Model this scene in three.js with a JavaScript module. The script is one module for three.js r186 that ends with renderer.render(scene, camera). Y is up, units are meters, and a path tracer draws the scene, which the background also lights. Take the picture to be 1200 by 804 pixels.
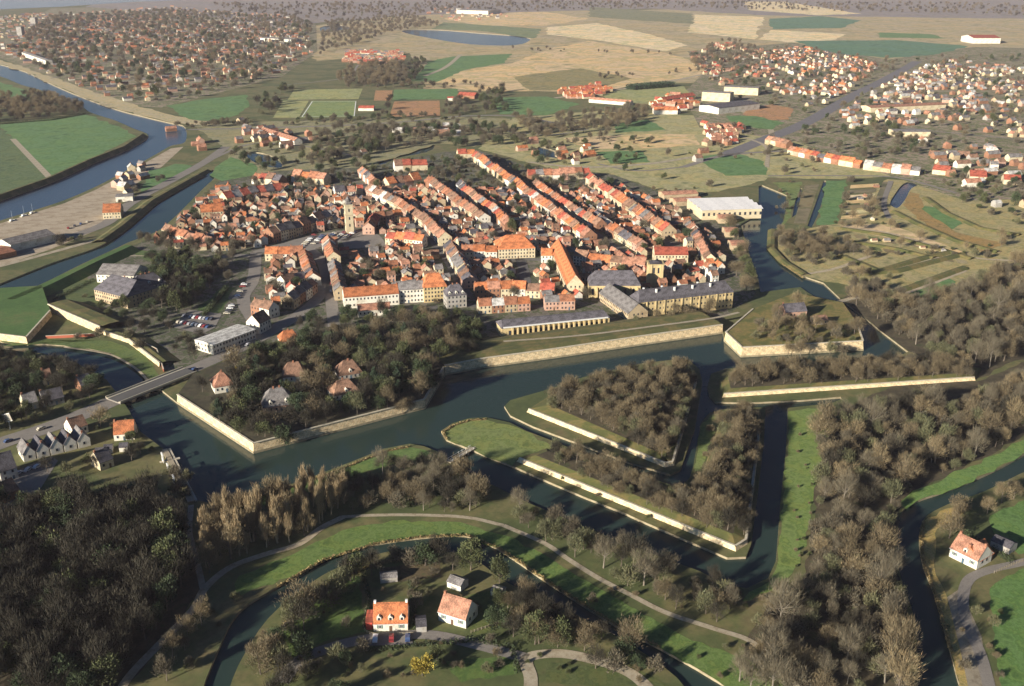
import * as THREE from 'three';
import { mergeGeometries } from 'three/addons/utils/BufferGeometryUtils.js';
import { Sky } from 'three/addons/objects/Sky.js';

// ---------------------------------------------------------------- camera, sky, sun, exposure
const scene = new THREE.Scene();
const EYE = 220, FOC = 1178, PITCH = Math.atan((402 + 50) / FOC);
const camera = new THREE.PerspectiveCamera(2 * Math.atan(402 / FOC) * 180 / Math.PI, 1200 / 804, 1, 30000);
camera.position.set(0, EYE, 0);
camera.rotation.set(-PITCH, 0, 0);
scene.add(camera);

const sunDir = new THREE.Vector3(-0.74, 0, 0.67).normalize();
const ELEV = 17 * Math.PI / 180;
sunDir.multiplyScalar(Math.cos(ELEV)); sunDir.y = Math.sin(ELEV);
const sky = new Sky(); sky.scale.setScalar(25000); sky.name = 'sky';
sky.material.uniforms.sunPosition.value.copy(sunDir);
sky.material.uniforms.turbidity.value = 2.2;
sky.material.uniforms.rayleigh.value = 1.1;
sky.material.uniforms.mieCoefficient.value = 0.004;
sky.material.uniforms.cloudCoverage.value = 0.0;
scene.add(sky);
scene.environmentIntensity = 0.10;
const sun = new THREE.DirectionalLight(new THREE.Color(1.0, 0.91, 0.77), 5);
sun.position.copy(sunDir).multiplyScalar(2500).add(new THREE.Vector3(0, 0, -800));
sun.target.position.set(0, 0, -800); scene.add(sun, sun.target);
sun.castShadow = true; sun.shadow.mapSize.set(4096, 4096);
Object.assign(sun.shadow.camera, { left: -1500, right: 1500, top: 1500, bottom: -1500, near: 1, far: 6000 });
scene.fog = new THREE.FogExp2(new THREE.Color(0.95, 0.84, 0.93), 0.000034);

const renderer = new THREE.WebGLRenderer({ antialias: true });
renderer.toneMapping = THREE.LinearToneMapping;
renderer.toneMappingExposure = 2.0;
renderer.shadowMap.enabled = true;

// ---------------------------------------------------------------- helpers
let seed = 12345;
const rnd = () => { seed = (seed + 0x6D2B79F5) | 0; let t = Math.imul(seed ^ (seed >>> 15), 1 | seed); t = (t + Math.imul(t ^ (t >>> 7), 61 | t)) ^ t; return ((t ^ (t >>> 14)) >>> 0) / 4294967296; };
const rr = (a, b) => a + (b - a) * rnd();
const pick = (a) => a[Math.floor(rnd() * a.length)];
const C = Math.cos(PITCH), S = Math.sin(PITCH);
// a pixel of the photograph to the point where its ray meets the level y = h
function G(px, py, h = 0) {
  const u = (px - 600) / FOC, v = -(py - 402) / FOC;
  const dy = v * C - S, dz = -(C + v * S), t = (h - EYE) / dy;
  return new THREE.Vector3(u * t, h, dz * t);
}
const GP = (list, h = 0) => list.map(([x, y]) => { const p = G(x, y, h); return [p.x, p.z]; });
function inPoly(x, z, poly) {
  let c = false;
  for (let i = 0, j = poly.length - 1; i < poly.length; j = i++) {
    const [xi, zi] = poly[i], [xj, zj] = poly[j];
    if ((zi > z) !== (zj > z) && x < (xj - xi) * (z - zi) / (zj - zi) + xi) c = !c;
  }
  return c;
}
function segDist(x, z, pts) {
  let best = 1e9;
  for (let i = 0; i + 1 < pts.length; i++) {
    const [ax, az] = pts[i], [bx, bz] = pts[i + 1], dx = bx - ax, dz = bz - az;
    const t = Math.max(0, Math.min(1, ((x - ax) * dx + (z - az) * dz) / (dx * dx + dz * dz || 1)));
    best = Math.min(best, Math.hypot(x - ax - dx * t, z - az - dz * t));
  }
  return best;
}
const taken = {};
function numbered(n) { const k = taken[n] = (taken[n] ?? -1) + 1; return k ? `${n}_${String(k).padStart(3, '0')}` : n; }
function finish(o) { o.castShadow = o.receiveShadow = true; return o; }
function mesh(name, geo, mat, parent) { const m = finish(new THREE.Mesh(geo, mat)); m.name = name; parent.add(m); return m; }
function top(o, name, label, category, group, kind) {
  o.name = numbered(name); o.userData.label = label; if (category) o.userData.category = category;
  if (group) o.userData.group = group; if (kind) o.userData.kind = kind; scene.add(o); return o;
}
function struct(name, geo, mat, label, category) { const m = finish(new THREE.Mesh(geo, mat)); return top(m, name, label, category ?? name.replace(/_/g, ' '), null, 'structure'); }
function thing(name, label, category, x, y, z, turn = 0, group) { const o = new THREE.Group(); o.position.set(x, y, z); o.rotation.y = turn; return top(o, name, label, category, group); }

// ---------------------------------------------------------------- textures
function lattice(n, s) { const a = new Float32Array(n * n); let q = s; for (let i = 0; i < n * n; i++) { q = (Math.imul(q, 1664525) + 1013904223) >>> 0; a[i] = q / 4294967296; } return a; }
function fbm(size, base, oct, gain, s) {          // tileable value noise in 0..1
  const out = new Float32Array(size * size); let amp = 1, sum = 0;
  for (let o = 0, n = base; o < oct && n <= size; o++, n *= 2, amp *= gain) {
    const L = lattice(n, s + o * 977); sum += amp;
    for (let y = 0; y < size; y++) {
      const fy = y / size * n, y0 = Math.floor(fy), ty = fy - y0, sy = ty * ty * (3 - 2 * ty), a = (y0 % n) * n, b = ((y0 + 1) % n) * n;
      for (let x = 0; x < size; x++) {
        const fx = x / size * n, x0 = Math.floor(fx), tx = fx - x0, sx = tx * tx * (3 - 2 * tx), x1 = (x0 + 1) % n;
        out[y * size + x] += amp * ((L[a + x0] * (1 - sx) + L[a + x1] * sx) * (1 - sy) + (L[b + x0] * (1 - sx) + L[b + x1] * sx) * sy);
      }
    }
  }
  let lo = 9, hi = -9; for (const v of out) { lo = Math.min(lo, v); hi = Math.max(hi, v); }
  for (let i = 0; i < out.length; i++) out[i] = (out[i] - lo) / (hi - lo);
  return out;
}
const enc = (v) => Math.max(0, Math.min(255, Math.round(255 * (v <= 0.0031308 ? 12.92 * v : 1.055 * Math.pow(v, 1 / 2.4) - 0.055))));
function texture(size, fill) {
  const d = new Uint8Array(size * size * 4), c = [0, 0, 0];
  for (let i = 0; i < size * size; i++) { fill(i, i % size, Math.floor(i / size), c); d[i * 4] = enc(c[0]); d[i * 4 + 1] = enc(c[1]); d[i * 4 + 2] = enc(c[2]); d[i * 4 + 3] = 255; }
  const t = new THREE.DataTexture(d, size, size); t.wrapS = t.wrapT = THREE.RepeatWrapping; t.magFilter = THREE.LinearFilter; t.minFilter = THREE.LinearFilter;
  t.colorSpace = THREE.SRGBColorSpace; t.needsUpdate = true; return t;
}
function ramp(stops, v, c) {
  let k = 0; while (k < stops.length - 2 && v > stops[k + 1][0]) k++;
  const a = stops[k], b = stops[k + 1], t = Math.max(0, Math.min(1, (v - a[0]) / (b[0] - a[0])));
  for (let i = 0; i < 3; i++) c[i] = a[i + 1] + (b[i + 1] - a[i + 1]) * t;
}
function paletteTex(size, s, stops, fineStops, baseCells = 4) {     // broad patches plus fine grain
  const a = fbm(size, baseCells, 7, 0.62, s), b = fbm(size, 64, 4, 0.8, s + 5), c2 = [0, 0, 0];
  return texture(size, (i, x, y, c) => { ramp(stops, a[i], c); const g = 0.72 + 0.56 * b[i]; c[0] *= g; c[1] *= g; c[2] *= g; });
}
function mat(o, map, per) {                     // per: metres that one repeat of the map covers (uv are metres)
  const { c, ...rest } = o; const m = new THREE.MeshStandardMaterial({ roughness: 0.95, metalness: 0, ...rest });
  if (c) m.color.setRGB(...c);
  if (map) { const t = map.clone(); t.repeat.set(1 / per, 1 / per); t.needsUpdate = true; m.map = t; }
  return m;
}
const T = {}; const lattice32 = lattice(32, 4242);
T.rough = paletteTex(1024, 11, [[0, .055, .075, .022], [.35, .085, .10, .03], [.5, .15, .13, .05], [.62, .10, .11, .035], [.8, .17, .135, .06], [1, .075, .09, .03]]);
T.lawn = paletteTex(512, 21, [[0, .045, .10, .02], [.4, .06, .125, .025], [.6, .075, .135, .03], [.8, .10, .13, .035], [1, .05, .10, .02]]);
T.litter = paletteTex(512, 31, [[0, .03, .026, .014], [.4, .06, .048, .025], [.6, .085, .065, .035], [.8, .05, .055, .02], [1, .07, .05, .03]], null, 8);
T.urban = paletteTex(1024, 41, [[0, .06, .055, .04], [.3, .12, .105, .08], [.42, .05, .065, .025], [.52, .07, .085, .03], [.62, .17, .15, .12], [.8, .09, .075, .055], [1, .20, .18, .15]], null, 16);
T.grey = paletteTex(512, 51, [[0, .75, .75, .75], [.5, .9, .89, .87], [1, 1, .98, .95]], null, 4);
T.stain = paletteTex(512, 61, [[0, .55, .5, .44], [.35, .8, .77, .7], [.6, .95, .94, .9], [.85, 1, .97, .9], [1, .7, .64, .55]], null, 6);
T.far = paletteTex(1024, 71, [[0, .12, .11, .06], [.3, .20, .165, .10], [.45, .14, .15, .07], [.6, .26, .21, .13], [.8, .17, .15, .085], [1, .30, .25, .16]], null, 5);
T.field = paletteTex(512, 81, [[0, .34, .44, .3], [.3, .72, .76, .66], [.45, 1, .97, .9], [.55, .6, .7, .5], [.7, 1.15, 1.0, .8], [.85, .7, .72, .5], [1, .4, .46, .34]], null, 7);
{ // roof tiles: courses 0.33 m, tile by tile tone (8 m x 8 m)
  const n = fbm(512, 4, 5, .6, 91), L = lattice(32, 97);
  T.tile = texture(512, (i, x, y, c) => { const row = Math.floor(y / 21.34), col = Math.floor((x + (row % 2) * 8) / 16) % 32; const g = (.5 + .62 * L[(row % 24) * 32 + col]) * (.45 + .95 * n[i]) * ((y % 21.34) < 3 ? .6 : 1); c[0] = g; c[1] = g * .98; c[2] = g * .96; });
  const m = fbm(512, 4, 6, .65, 191);
  T.stone = texture(512, (i, x, y, c) => { const row = Math.floor(y / 16), k = lattice32[(row * 7 + Math.floor((x + (row % 3) * 14) / 42)) & 1023]; const g = (.66 + .4 * k) * (.38 + .95 * m[i]) * ((y % 16) < 2 ? .7 : 1), p = m[(i * 3 + 777) % (512 * 512)]; c[0] = g * (.94 + .14 * p); c[1] = g * (1.0 - .06 * p); c[2] = g * (.98 - .22 * p); });
}


// ---------------------------------------------------------------- shapes
function geoFrom(pos, uv, idx) {
  const g = new THREE.BufferGeometry(); g.setAttribute('position', new THREE.Float32BufferAttribute(pos, 3)); g.setAttribute('uv', new THREE.Float32BufferAttribute(uv, 2));
  if (idx) g.setIndex(idx); g.computeVertexNormals(); return g;
}
function sheet(pts, y, holes = []) {             // level polygon of [x, z] corners, uv in metres
  const V = (l) => l.map(([x, z]) => new THREE.Vector2(x, -z));
  let c = V(pts); if (THREE.ShapeUtils.isClockWise(c)) c.reverse();
  const hs = holes.map((h) => { const v = V(h); if (!THREE.ShapeUtils.isClockWise(v)) v.reverse(); return v; });
  const f = THREE.ShapeUtils.triangulateShape(c, hs), all = [c, ...hs].flat(), pos = [], uv = [];
  for (const p of all) { pos.push(p.x, y, -p.y); uv.push(p.x, p.y); }
  return geoFrom(pos, uv, f.flat());
}
function wallStrip(pts, y0, y1, closed = true) {
  const pos = [], uv = [], idx = []; let run = 0; const n = pts.length;
  for (let i = 0; i < (closed ? n : n - 1); i++) {
    const a = pts[i], b = pts[(i + 1) % n], l = Math.hypot(b[0] - a[0], b[1] - a[1]), k = pos.length / 3;
    pos.push(a[0], y0, a[1], b[0], y0, b[1], b[0], y1, b[1], a[0], y1, a[1]); uv.push(run, y0, run + l, y0, run + l, y1, run, y1); idx.push(k, k + 1, k + 2, k, k + 2, k + 3); run += l;
  }
  return geoFrom(pos, uv, idx);
}
function mitre(pts, closed) {                    // unit-width offset vectors to the left of the way
  const n = pts.length, out = [];
  for (let i = 0; i < n; i++) {
    const p = pts[closed ? (i + n - 1) % n : Math.max(0, i - 1)], q = pts[i], r = pts[closed ? (i + 1) % n : Math.min(n - 1, i + 1)];
    const nrm = (a, b) => { const dx = b[0] - a[0], dz = b[1] - a[1], l = Math.hypot(dx, dz) || 1; return [dz / l, -dx / l]; };
    let a = nrm(p, q), b = nrm(q, r); if (p === q) a = b; if (q === r) b = a;
    const mx = a[0] + b[0], mz = a[1] + b[1], l2 = mx * mx + mz * mz || 1, k = Math.min(2 / l2, 1.6); out.push([mx * k, mz * k]);
  }
  return out;
}
const off = (pts, d, closed) => { const m = mitre(pts, closed); return pts.map((p, i) => [p[0] + m[i][0] * d, p[1] + m[i][1] * d]); };
function loft(pts, profile, closed = false) {    // strips between [offset, height] pairs along the way
  const m = mitre(pts, closed), pos = [], uv = [], idx = [], n = pts.length;
  for (let s = 0; s + 1 < profile.length; s++) {
    let run = 0; const [o0, h0] = profile[s], [o1, h1] = profile[s + 1], w = Math.hypot(o1 - o0, h1 - h0);
    for (let i = 0; i < (closed ? n : n - 1); i++) {
      const j = (i + 1) % n, a = pts[i], b = pts[j], l = Math.hypot(b[0] - a[0], b[1] - a[1]), k = pos.length / 3;
      pos.push(a[0] + m[i][0] * o0, h0, a[1] + m[i][1] * o0, b[0] + m[j][0] * o0, h0, b[1] + m[j][1] * o0, b[0] + m[j][0] * o1, h1, b[1] + m[j][1] * o1, a[0] + m[i][0] * o1, h1, a[1] + m[i][1] * o1);
      uv.push(run, 0, run + l, 0, run + l, w, run, w); idx.push(k, k + 1, k + 2, k, k + 2, k + 3); run += l;
    }
  }
  return geoFrom(pos, uv, idx);
}
function smooth(pts, per = 4) { const c = new THREE.CatmullRomCurve3(pts.map(([x, z]) => new THREE.Vector3(x, 0, z)), false, 'centripetal'); return c.getPoints((pts.length - 1) * per).map((p) => [p.x, p.z]); }
function box(w, h, d, x = 0, y = 0, z = 0) { const g = new THREE.BoxGeometry(w, h, d); g.translate(x, y + h / 2, z); return g; }
const plain = (g) => { const o = g.index ? g.toNonIndexed() : g; return o; };
const join = (l) => mergeGeometries(l.map(plain));

// ---------------------------------------------------------------- materials of the setting
const M = {
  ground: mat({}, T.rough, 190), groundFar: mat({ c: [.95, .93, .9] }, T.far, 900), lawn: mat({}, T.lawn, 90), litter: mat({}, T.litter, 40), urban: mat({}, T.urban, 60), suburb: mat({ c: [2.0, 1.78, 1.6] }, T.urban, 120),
  bank: mat({ c: [.30, .26, .17] }, T.stain, 8), kerb: mat({ c: [.33, .28, .19] }, T.stain, 9),
  stone: mat({ c: [.74, .60, .40] }, T.stone, 9), coping: mat({ c: [.60, .54, .43] }, T.stain, 7), earthTop: mat({ c: [1.15, 1.0, .9] }, T.rough, 60),
  asphalt: mat({ c: [.12, .115, .11] }, T.grey, 25), road: mat({ c: [.24, .215, .19] }, T.grey, 22), path: mat({ c: [.42, .36, .27] }, T.stain, 12), sand: mat({ c: [.48, .40, .29] }, T.stain, 18),
  water: new THREE.MeshPhysicalMaterial({ roughness: 0.06, ior: 1.33 }), river: new THREE.MeshPhysicalMaterial({ roughness: 0.10, ior: 1.33 }),
};
M.water.color.setRGB(.028, .048, .040); M.river.color.setRGB(.055, .080, .115);
{ const a = fbm(512, 16, 5, .7, 301), t = texture(512, (i, x, y, c) => { c[0] = c[1] = c[2] = a[i]; }); t.colorSpace = THREE.NoColorSpace; t.repeat.set(1 / 30, 1 / 30); M.water.bumpMap = t; M.water.bumpScale = .05; M.river.bumpMap = t; M.river.bumpScale = .12; }

// ---------------------------------------------------------------- water bodies, traced at the water level
const WL = -1;
const moatPx = [[-60, 397], [0, 399], [33, 404], [75, 406], [105, 410], [130, 415], [150, 425], [165, 436], [177, 450], [192, 461], [207, 473], [297, 532], [499, 479], [522, 440], [563, 432], [650, 420], [750, 405], [847, 391], [848, 400], [868, 419], [1012, 411], [1004, 388], [990, 364], [970, 358], [946, 344], [938, 338], [891, 344], [888, 325], [879, 302], [868, 264], [889, 252], [889, 219],
  [893, 218], [922, 230], [922, 243], [916, 267], [903, 273], [904, 293], [917, 309], [941, 325], [965, 333], [985, 352], [1025, 384], [1064, 414], [1050, 421], [950, 428], [850, 434], [833, 440], [829, 455], [831, 466], [838, 473], [874, 474], [938, 471], [985, 467], [986, 470], [972, 475], [923, 480], [921, 528], [915, 584], [911, 637], [909, 660], [900, 680], [875, 692], [850, 688], [820, 672], [760, 650], [700, 626], [620, 592], [560, 562], [527, 541], [517, 533], [497, 525], [480, 522], [450, 528], [400, 548], [350, 567], [325, 574], [280, 586], [246, 591], [224, 588], [208, 560], [194, 530], [165, 508], [152, 484], [140, 466], [125, 447], [90, 427], [50, 416], [0, 411], [-60, 408]];
const rav1Px = [[591, 478], [598, 471], [633, 461], [683, 444], [750, 428], [791, 423], [810, 426], [819, 434], [823, 449], [814, 505], [797, 553], [785, 558], [740, 545], [700, 530], [665, 517], [625, 502], [598, 489]];
const isl2Px = [[517, 507], [530, 498], [550, 492], [570, 491], [597, 497], [617, 507], [643, 517], [700, 540], [760, 562], [797, 574], [808, 562], [812, 550], [821, 498], [831, 486], [845, 482], [870, 480], [897, 479], [895, 520], [888, 580], [880, 640], [874, 655], [852, 656], [750, 612], [733, 604], [683, 584], [627, 560], [607, 551], [550, 528], [523, 517]];
const riverPx = [[-80, 62], [0, 76], [33, 86], [62, 100], [100, 116], [140, 130], [175, 139], [200, 145], [217, 150], [217, 167], [200, 172], [186, 180], [150, 200], [112, 220], [75, 236], [32, 250], [0, 260], [-80, 290], [-80, 262], [0, 236], [62, 214], [112, 191], [150, 176], [174, 160], [155, 151], [135, 142], [105, 132], [95, 125], [50, 107], [25, 100], [0, 90], [-80, 74]];
const westMoatPx = [[250, 200], [225, 214], [187, 236], [155, 264], [127, 284], [112, 292], [60, 310], [0, 334], [-60, 358], [-60, 380], [0, 354], [45, 336], [100, 309], [139, 291], [149, 286], [185, 272], [200, 260], [235, 225], [256, 203]];
const brookPx = [[236, 830], [258, 760], [280, 720], [325, 690], [378, 659], [400, 649], [438, 640], [494, 632], [547, 630], [581, 644], [612, 664], [642, 685], [672, 704], [714, 731], [771, 761], [831, 795], [880, 830], [830, 840], [793, 797], [740, 759], [687, 729], [627, 701], [589, 682], [559, 660], [525, 649], [480, 646], [450, 650], [398, 667], [370, 682], [314, 728], [279, 784], [256, 835]].map((p) => p);
const eastRiverPx = [[1260, 505], [1194, 538], [1166, 553], [1128, 570], [1098, 581], [1075, 589], [1060, 598], [1053, 613], [1053, 670], [1071, 727], [1075, 795], [1078, 850], [1135, 850], [1122, 799], [1113, 765], [1094, 697], [1081, 663], [1077, 629], [1083, 610], [1109, 594], [1151, 579], [1194, 558], [1260, 525]];
const ponds = [[[631, 173], [648, 177], [668, 187], [650, 186], [629, 180]], [[440, 190], [462, 180], [509, 169], [507, 176], [462, 187], [447, 194]], [[286, 180], [310, 181], [329, 190], [330, 197], [300, 192]], [[470, 37], [500, 35], [560, 39], [622, 46], [612, 52], [560, 53], [520, 48]], [[375, 33], [400, 30], [412, 33], [376, 37]],
  [[1067, 214], [1079, 216], [1068, 222], [1060, 236], [1051, 245], [1043, 240], [1049, 228], [1058, 217]], [[965, 213], [970, 213], [959, 252], [951, 268], [946, 266]], [[1028, 340], [1060, 325], [1107, 308], [1126, 304], [1119, 314], [1055, 338], [1035, 345]], [[935, 222], [940, 222], [934, 252], [928, 256]]];
const holes = [];
function rounded(px, per = 4) { const c = new THREE.CatmullRomCurve3(px.map(([x, y]) => new THREE.Vector3(x, y, 0)), true, 'centripetal'); return c.getPoints(px.length * per).slice(0, -1).map((p) => [p.x, p.y]); }
function waterBody(name, px, label, m = M.water) { const p = GP(name === 'moat' || name === 'ditch' ? px : rounded(px), WL); holes.push(p); struct(name, sheet(p, WL), m, label, 'water'); struct('water_bank', wallStrip(p, -1.6, 0), M.kerb, 'low bank edging the ' + name.replace(/_/g, ' ') + ', at the waterline', 'bank'); }
waterBody('moat', moatPx, 'dark green water of the wide moat round the ravelins');
waterBody('river', riverPx, 'wide blue tidal river bending past the green field', M.river);
waterBody('side_moat', westMoatPx, 'narrow green water channel beside the quay road');
waterBody('brook', brookPx, 'dark winding brook round the two cottages');
waterBody('curved_canal', eastRiverPx, 'dark canal curving past the lone orange roofed house');
['pond under the bare trees behind the town', 'long dark pond behind the red roofed quarter', 'small pond beside the white sheds', 'long blue reservoir between tan fields', 'small blue pool by the far woods', 'blue bent channel by the reed bank', 'straight dark ditch between green strip and gardens', 'still channel in the overgrown earthworks', 'short shaded ditch beside the grass strip']
  .forEach((l, i) => waterBody(['pond', 'ditch'][+(i > 5)], ponds[i], l, i === 3 || i === 4 || i === 5 ? M.river : M.water));

// ---------------------------------------------------------------- ground
const nearEdge = [[-9000, 900], [9000, 900]];
const far0 = G(-700, 205).z, split = [[-9000, far0], [9000, far0]];
{ // near ground in one sheet with the water cut out; far ground beyond it
  struct('ground', sheet([[-12000, 300], [12000, 300], [12000, -15000], [-12000, -15000]], 0, holes), M.ground, 'rough winter grassland stretching to the horizon', 'ground');
}
for (const [name, px, label] of [['ravelin_island', rav1Px, 'small wooded ravelin island with pale wall, in the moat'], ['outer_island', isl2Px, 'chevron shaped outer island round the small ravelin']]) {
  const p = GP(px, WL); struct(name, sheet(p, 0), M.ground, label, 'island'); struct('water_bank', wallStrip(p, -1.6, 0), M.kerb, 'pale bank edging the ' + label.split(' ').slice(0, 3).join(' '), 'bank');
}
let layer = 0;
function ragged(pts) {                              // edges wander a little, as grass and plough edges do
  const out = [], n = pts.length;
  for (let i = 0; i < n; i++) { const a = pts[i], b = pts[(i + 1) % n], l = Math.hypot(b[0] - a[0], b[1] - a[1]), d = Math.hypot(a[0], a[1]), k = Math.min(40, Math.max(1, Math.round(l / (d * .012)))), w = Math.min(d * .0022, l * .08); for (let j = 0; j < k; j++) { const t = j / k; out.push([a[0] + (b[0] - a[0]) * t + (j ? rr(-w, w) : 0), a[1] + (b[1] - a[1]) * t + (j ? rr(-w, w) * 1.5 : 0)]); } }
  return out;
}
function field(name, px, m, label, y, cat) { const P = GP(px); struct(name, sheet(/field|lawn|floor|heath|scrub|bank|land$/.test(name) ? ragged(P) : P, y ?? (0.06 + (layer = (layer + 1) % 9) * 0.012), holes.filter((h) => h.every(([a, b]) => inPoly(a, b, P)))), m, label, cat ?? name.replace(/_/g, ' ')); }
const fm = (r, g, b, per = 120) => mat({ c: [r, g, b] }, T.field, per);
const tanF = fm(.70, .50, .30, 420), paleF = fm(.85, .66, .44, 500), greenF = fm(.12, .23, .085, 160), tealF = fm(.10, .21, .14, 300), oliveF = fm(.36, .36, .17, 160), brownF = fm(.46, .24, .13, 90), hazeF = fm(.27, .23, .25, 400), dullF = fm(.22, .18, .11, 300), reedF = fm(.36, .23, .09, 60);
// fields far to near
field('sea', [[-2500, -40], [250, -1], [160, 2], [70, 8], [0, 11], [-900, 40], [-2500, 60]], M.river, 'grey sea at the coast beyond the suburb', .3, 'sea');
field('far_land', [[255, -40], [2600, -40], [2600, 30], [1200, 22], [900, 18], [760, 10], [480, 18], [380, 26], [300, 34], [255, 20], [100, 8]], hazeF, 'brown woods and land on the skyline with purple haze put into the colour', .1);  // distance haze painted into the ground colour as a purple tint
field('heath', [[370, 72], [480, 62], [500, 108], [830, 96], [1300, 64], [2400, 44], [2400, 14], [900, 10], [500, 14], [340, 34]], fm(.46, .36, .23, 500), 'dull tan heath and fallow land before the skyline', .02, 'heath');
field('scrubland', [[600, 138], [700, 130], [830, 136], [905, 150], [960, 176], [1060, 206], [985, 210], [900, 208], [880, 216], [800, 232], [720, 205], [640, 196], [560, 174], [580, 160]], fm(.42, .37, .20, 140), 'pale rough pasture between the town and the eastern suburb', .012, 'scrubland');
field('scrubland', [[225, 146], [330, 142], [560, 137], [598, 139], [578, 160], [556, 172], [515, 168], [430, 196], [335, 203], [262, 208], [270, 180]], fm(.30, .27, .16, 120), 'grey brown rough ground behind the town', .012, 'scrubland');
field('scrubland', [[905, 274], [985, 262], [1040, 210], [1300, 215], [1300, 300], [1140, 335], [1060, 345], [1028, 340], [966, 330], [942, 324], [918, 308]], fm(.40, .33, .17, 90), 'tan and olive scrubland of the outer earthworks', .015, 'scrubland');
field('field', [[640, 32], [700, 27], [760, 40], [806, 53], [780, 60], [690, 46], [640, 40]], paleF, 'pale stubble field long and narrow, beside the blue reservoir');
field('field', [[815, 17], [895, 20], [884, 46], [805, 38]], paleF, 'pale square ploughed field before the skyline woods');
field('field', [[905, 35], [992, 40], [975, 47], [930, 50], [888, 46]], paleF, 'pale narrow field below the teal strip');
field('field', [[900, 22], [960, 19], [1010, 24], [985, 33], [905, 34]], tealF, 'teal green strip of winter wheat, smallest of the far ones');
field('field', [[930, 48], [1050, 47], [1135, 54], [1095, 64], [1040, 68], [975, 62]], tealF, 'large dark green field behind the suburb roofs');
field('field', [[1030, 38], [1090, 40], [1110, 45], [1030, 44]], greenF, 'thin green strip beyond the large dark field');
field('field', [[870, 2], [920, 2], [1010, 16], [960, 18], [880, 12]], paleF, 'pale sandy field under the skyline');
field('field', [[690, 8], [810, 16], [812, 28], [690, 20]], fm(.22, .22, .13, 300), 'olive field next to the pale square one');
field('field', [[604, 8], [690, 22], [640, 30], [560, 30], [520, 22]], tanF, 'tan field beside the white works');
field('field', [[520, 26], [635, 34], [625, 45], [560, 36], [505, 34]], fm(.20, .24, .13, 300), 'grey green meadow behind the reservoir');
field('field', [[500, 98], [540, 84], [600, 74], [640, 58], [690, 48], [780, 62], [835, 78], [818, 90], [760, 96], [700, 108], [640, 107], [560, 107]], tanF, 'broad tan heath field in front of the reservoir', .05);
field('field', [[600, 90], [680, 80], [740, 92], [690, 106], [620, 106]], fm(.30, .25, .12, 200), 'yellow olive corner of the broad heath');
field('field', [[482, 95], [502, 72], [532, 66], [600, 63], [592, 74], [545, 82], [512, 96]], greenF, 'green meadow crossed by a white lane');
field('field', [[195, 124], [235, 117], [288, 111], [292, 122], [280, 134], [250, 142], [222, 140]], greenF, 'green meadow between suburb and river road');
field('field', [[575, 115], [640, 113], [680, 122], [640, 135], [585, 134]], greenF, 'green meadow beyond the bare wood');
field('field', [[700, 108], [745, 104], [800, 100], [812, 112], [760, 122], [715, 122]], oliveF, 'olive plot between red roofed farm and hedge');
field('field', [[660, 162], [760, 157], [815, 158], [820, 170], [760, 174], [690, 174]], tanF, 'tan bank above the small green paddock');
field('field', [[700, 178], [750, 176], [762, 190], [715, 192]], greenF, 'small green paddock beside the curving lane');
field('field', [[815, 185], [860, 178], [896, 190], [898, 205], [850, 206]], greenF, 'green park triangle edged by a pale path');
field('field', [[720, 145], [760, 140], [780, 152], [722, 156]], greenF, 'green clearing behind the bare copse');
field('field', [[968, 212], [992, 211], [982, 262], [957, 264]], greenF, 'straight green strip between ditch and gardens');
field('field', [[905, 214], [940, 213], [926, 250], [918, 268], [905, 272], [917, 266], [923, 243], [923, 230]], fm(.17, .22, .075), 'grassy bank along the blue pool');
field('field', [[1072, 240], [1095, 243], [1128, 262], [1112, 270], [1085, 256]], greenF, 'green patch below the reed bank');
field('field', [[1058, 240], [1066, 225], [1078, 228], [1080, 245], [1120, 272], [1180, 285], [1150, 296], [1090, 268]], reedF, 'rust coloured reed bank by the blue channel');
field('field', [[1060, 335], [1100, 322], [1120, 330], [1110, 350], [1075, 355]], greenF, 'green clearing in the eastern wood');
field('field', [[0, 146], [100, 134], [150, 153], [160, 160], [60, 208], [15, 163], [0, 150]], greenF, 'large bright green field inside the river bend');
field('field', [[-80, 150], [0, 150], [15, 163], [58, 208], [0, 230], [-80, 258]], fm(.11, .16, .07), 'paler green field left fallow beside the river');
field('field', [[0, 96], [22, 103], [48, 112], [30, 116], [0, 112]], greenF, 'green scrap of meadow beside the upper river');
field('sports_pitch', [[345, 105], [425, 104], [420, 116], [337, 117]], oliveF, 'pale olive sports pitch, the upper one', undefined, 'pitch');
field('sports_pitch', [[365, 118], [418, 118], [416, 137], [352, 138]], fm(.24, .30, .12), 'green football pitch with white lines', undefined, 'pitch');
field('sports_pitch', [[332, 118], [362, 118], [350, 138], [320, 138]], oliveF, 'olive football pitch beside the green one', undefined, 'pitch');
field('tennis_court', [[462, 119], [515, 118], [516, 136], [456, 137]], brownF, 'red brown clay sports court', undefined, 'court');
field('sports_pitch', [[462, 105], [536, 104], [538, 116], [460, 117]], greenF, 'dark green pitch behind the clay court', undefined, 'pitch');
field('tennis_court', [[440, 106], [460, 106], [458, 118], [438, 118]], brownF, 'small reddish court between the pitches', undefined, 'court');
field('field', [[880, 126], [905, 122], [930, 128], [925, 140], [895, 142], [870, 134]], brownF, 'red brown playing field by the cream school');
field('field', [[850, 136], [885, 136], [920, 144], [905, 152], [865, 148]], greenF, 'green playing field below the red one');
field('field', [[175, 200], [205, 192], [225, 194], [190, 215], [165, 225]], greenF, 'green plot beside the quay sheds');
field('field', [[270, 184], [300, 194], [300, 205], [260, 212], [245, 205], [252, 196]], greenF, 'green meadow at the head of the narrow channel');
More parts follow.
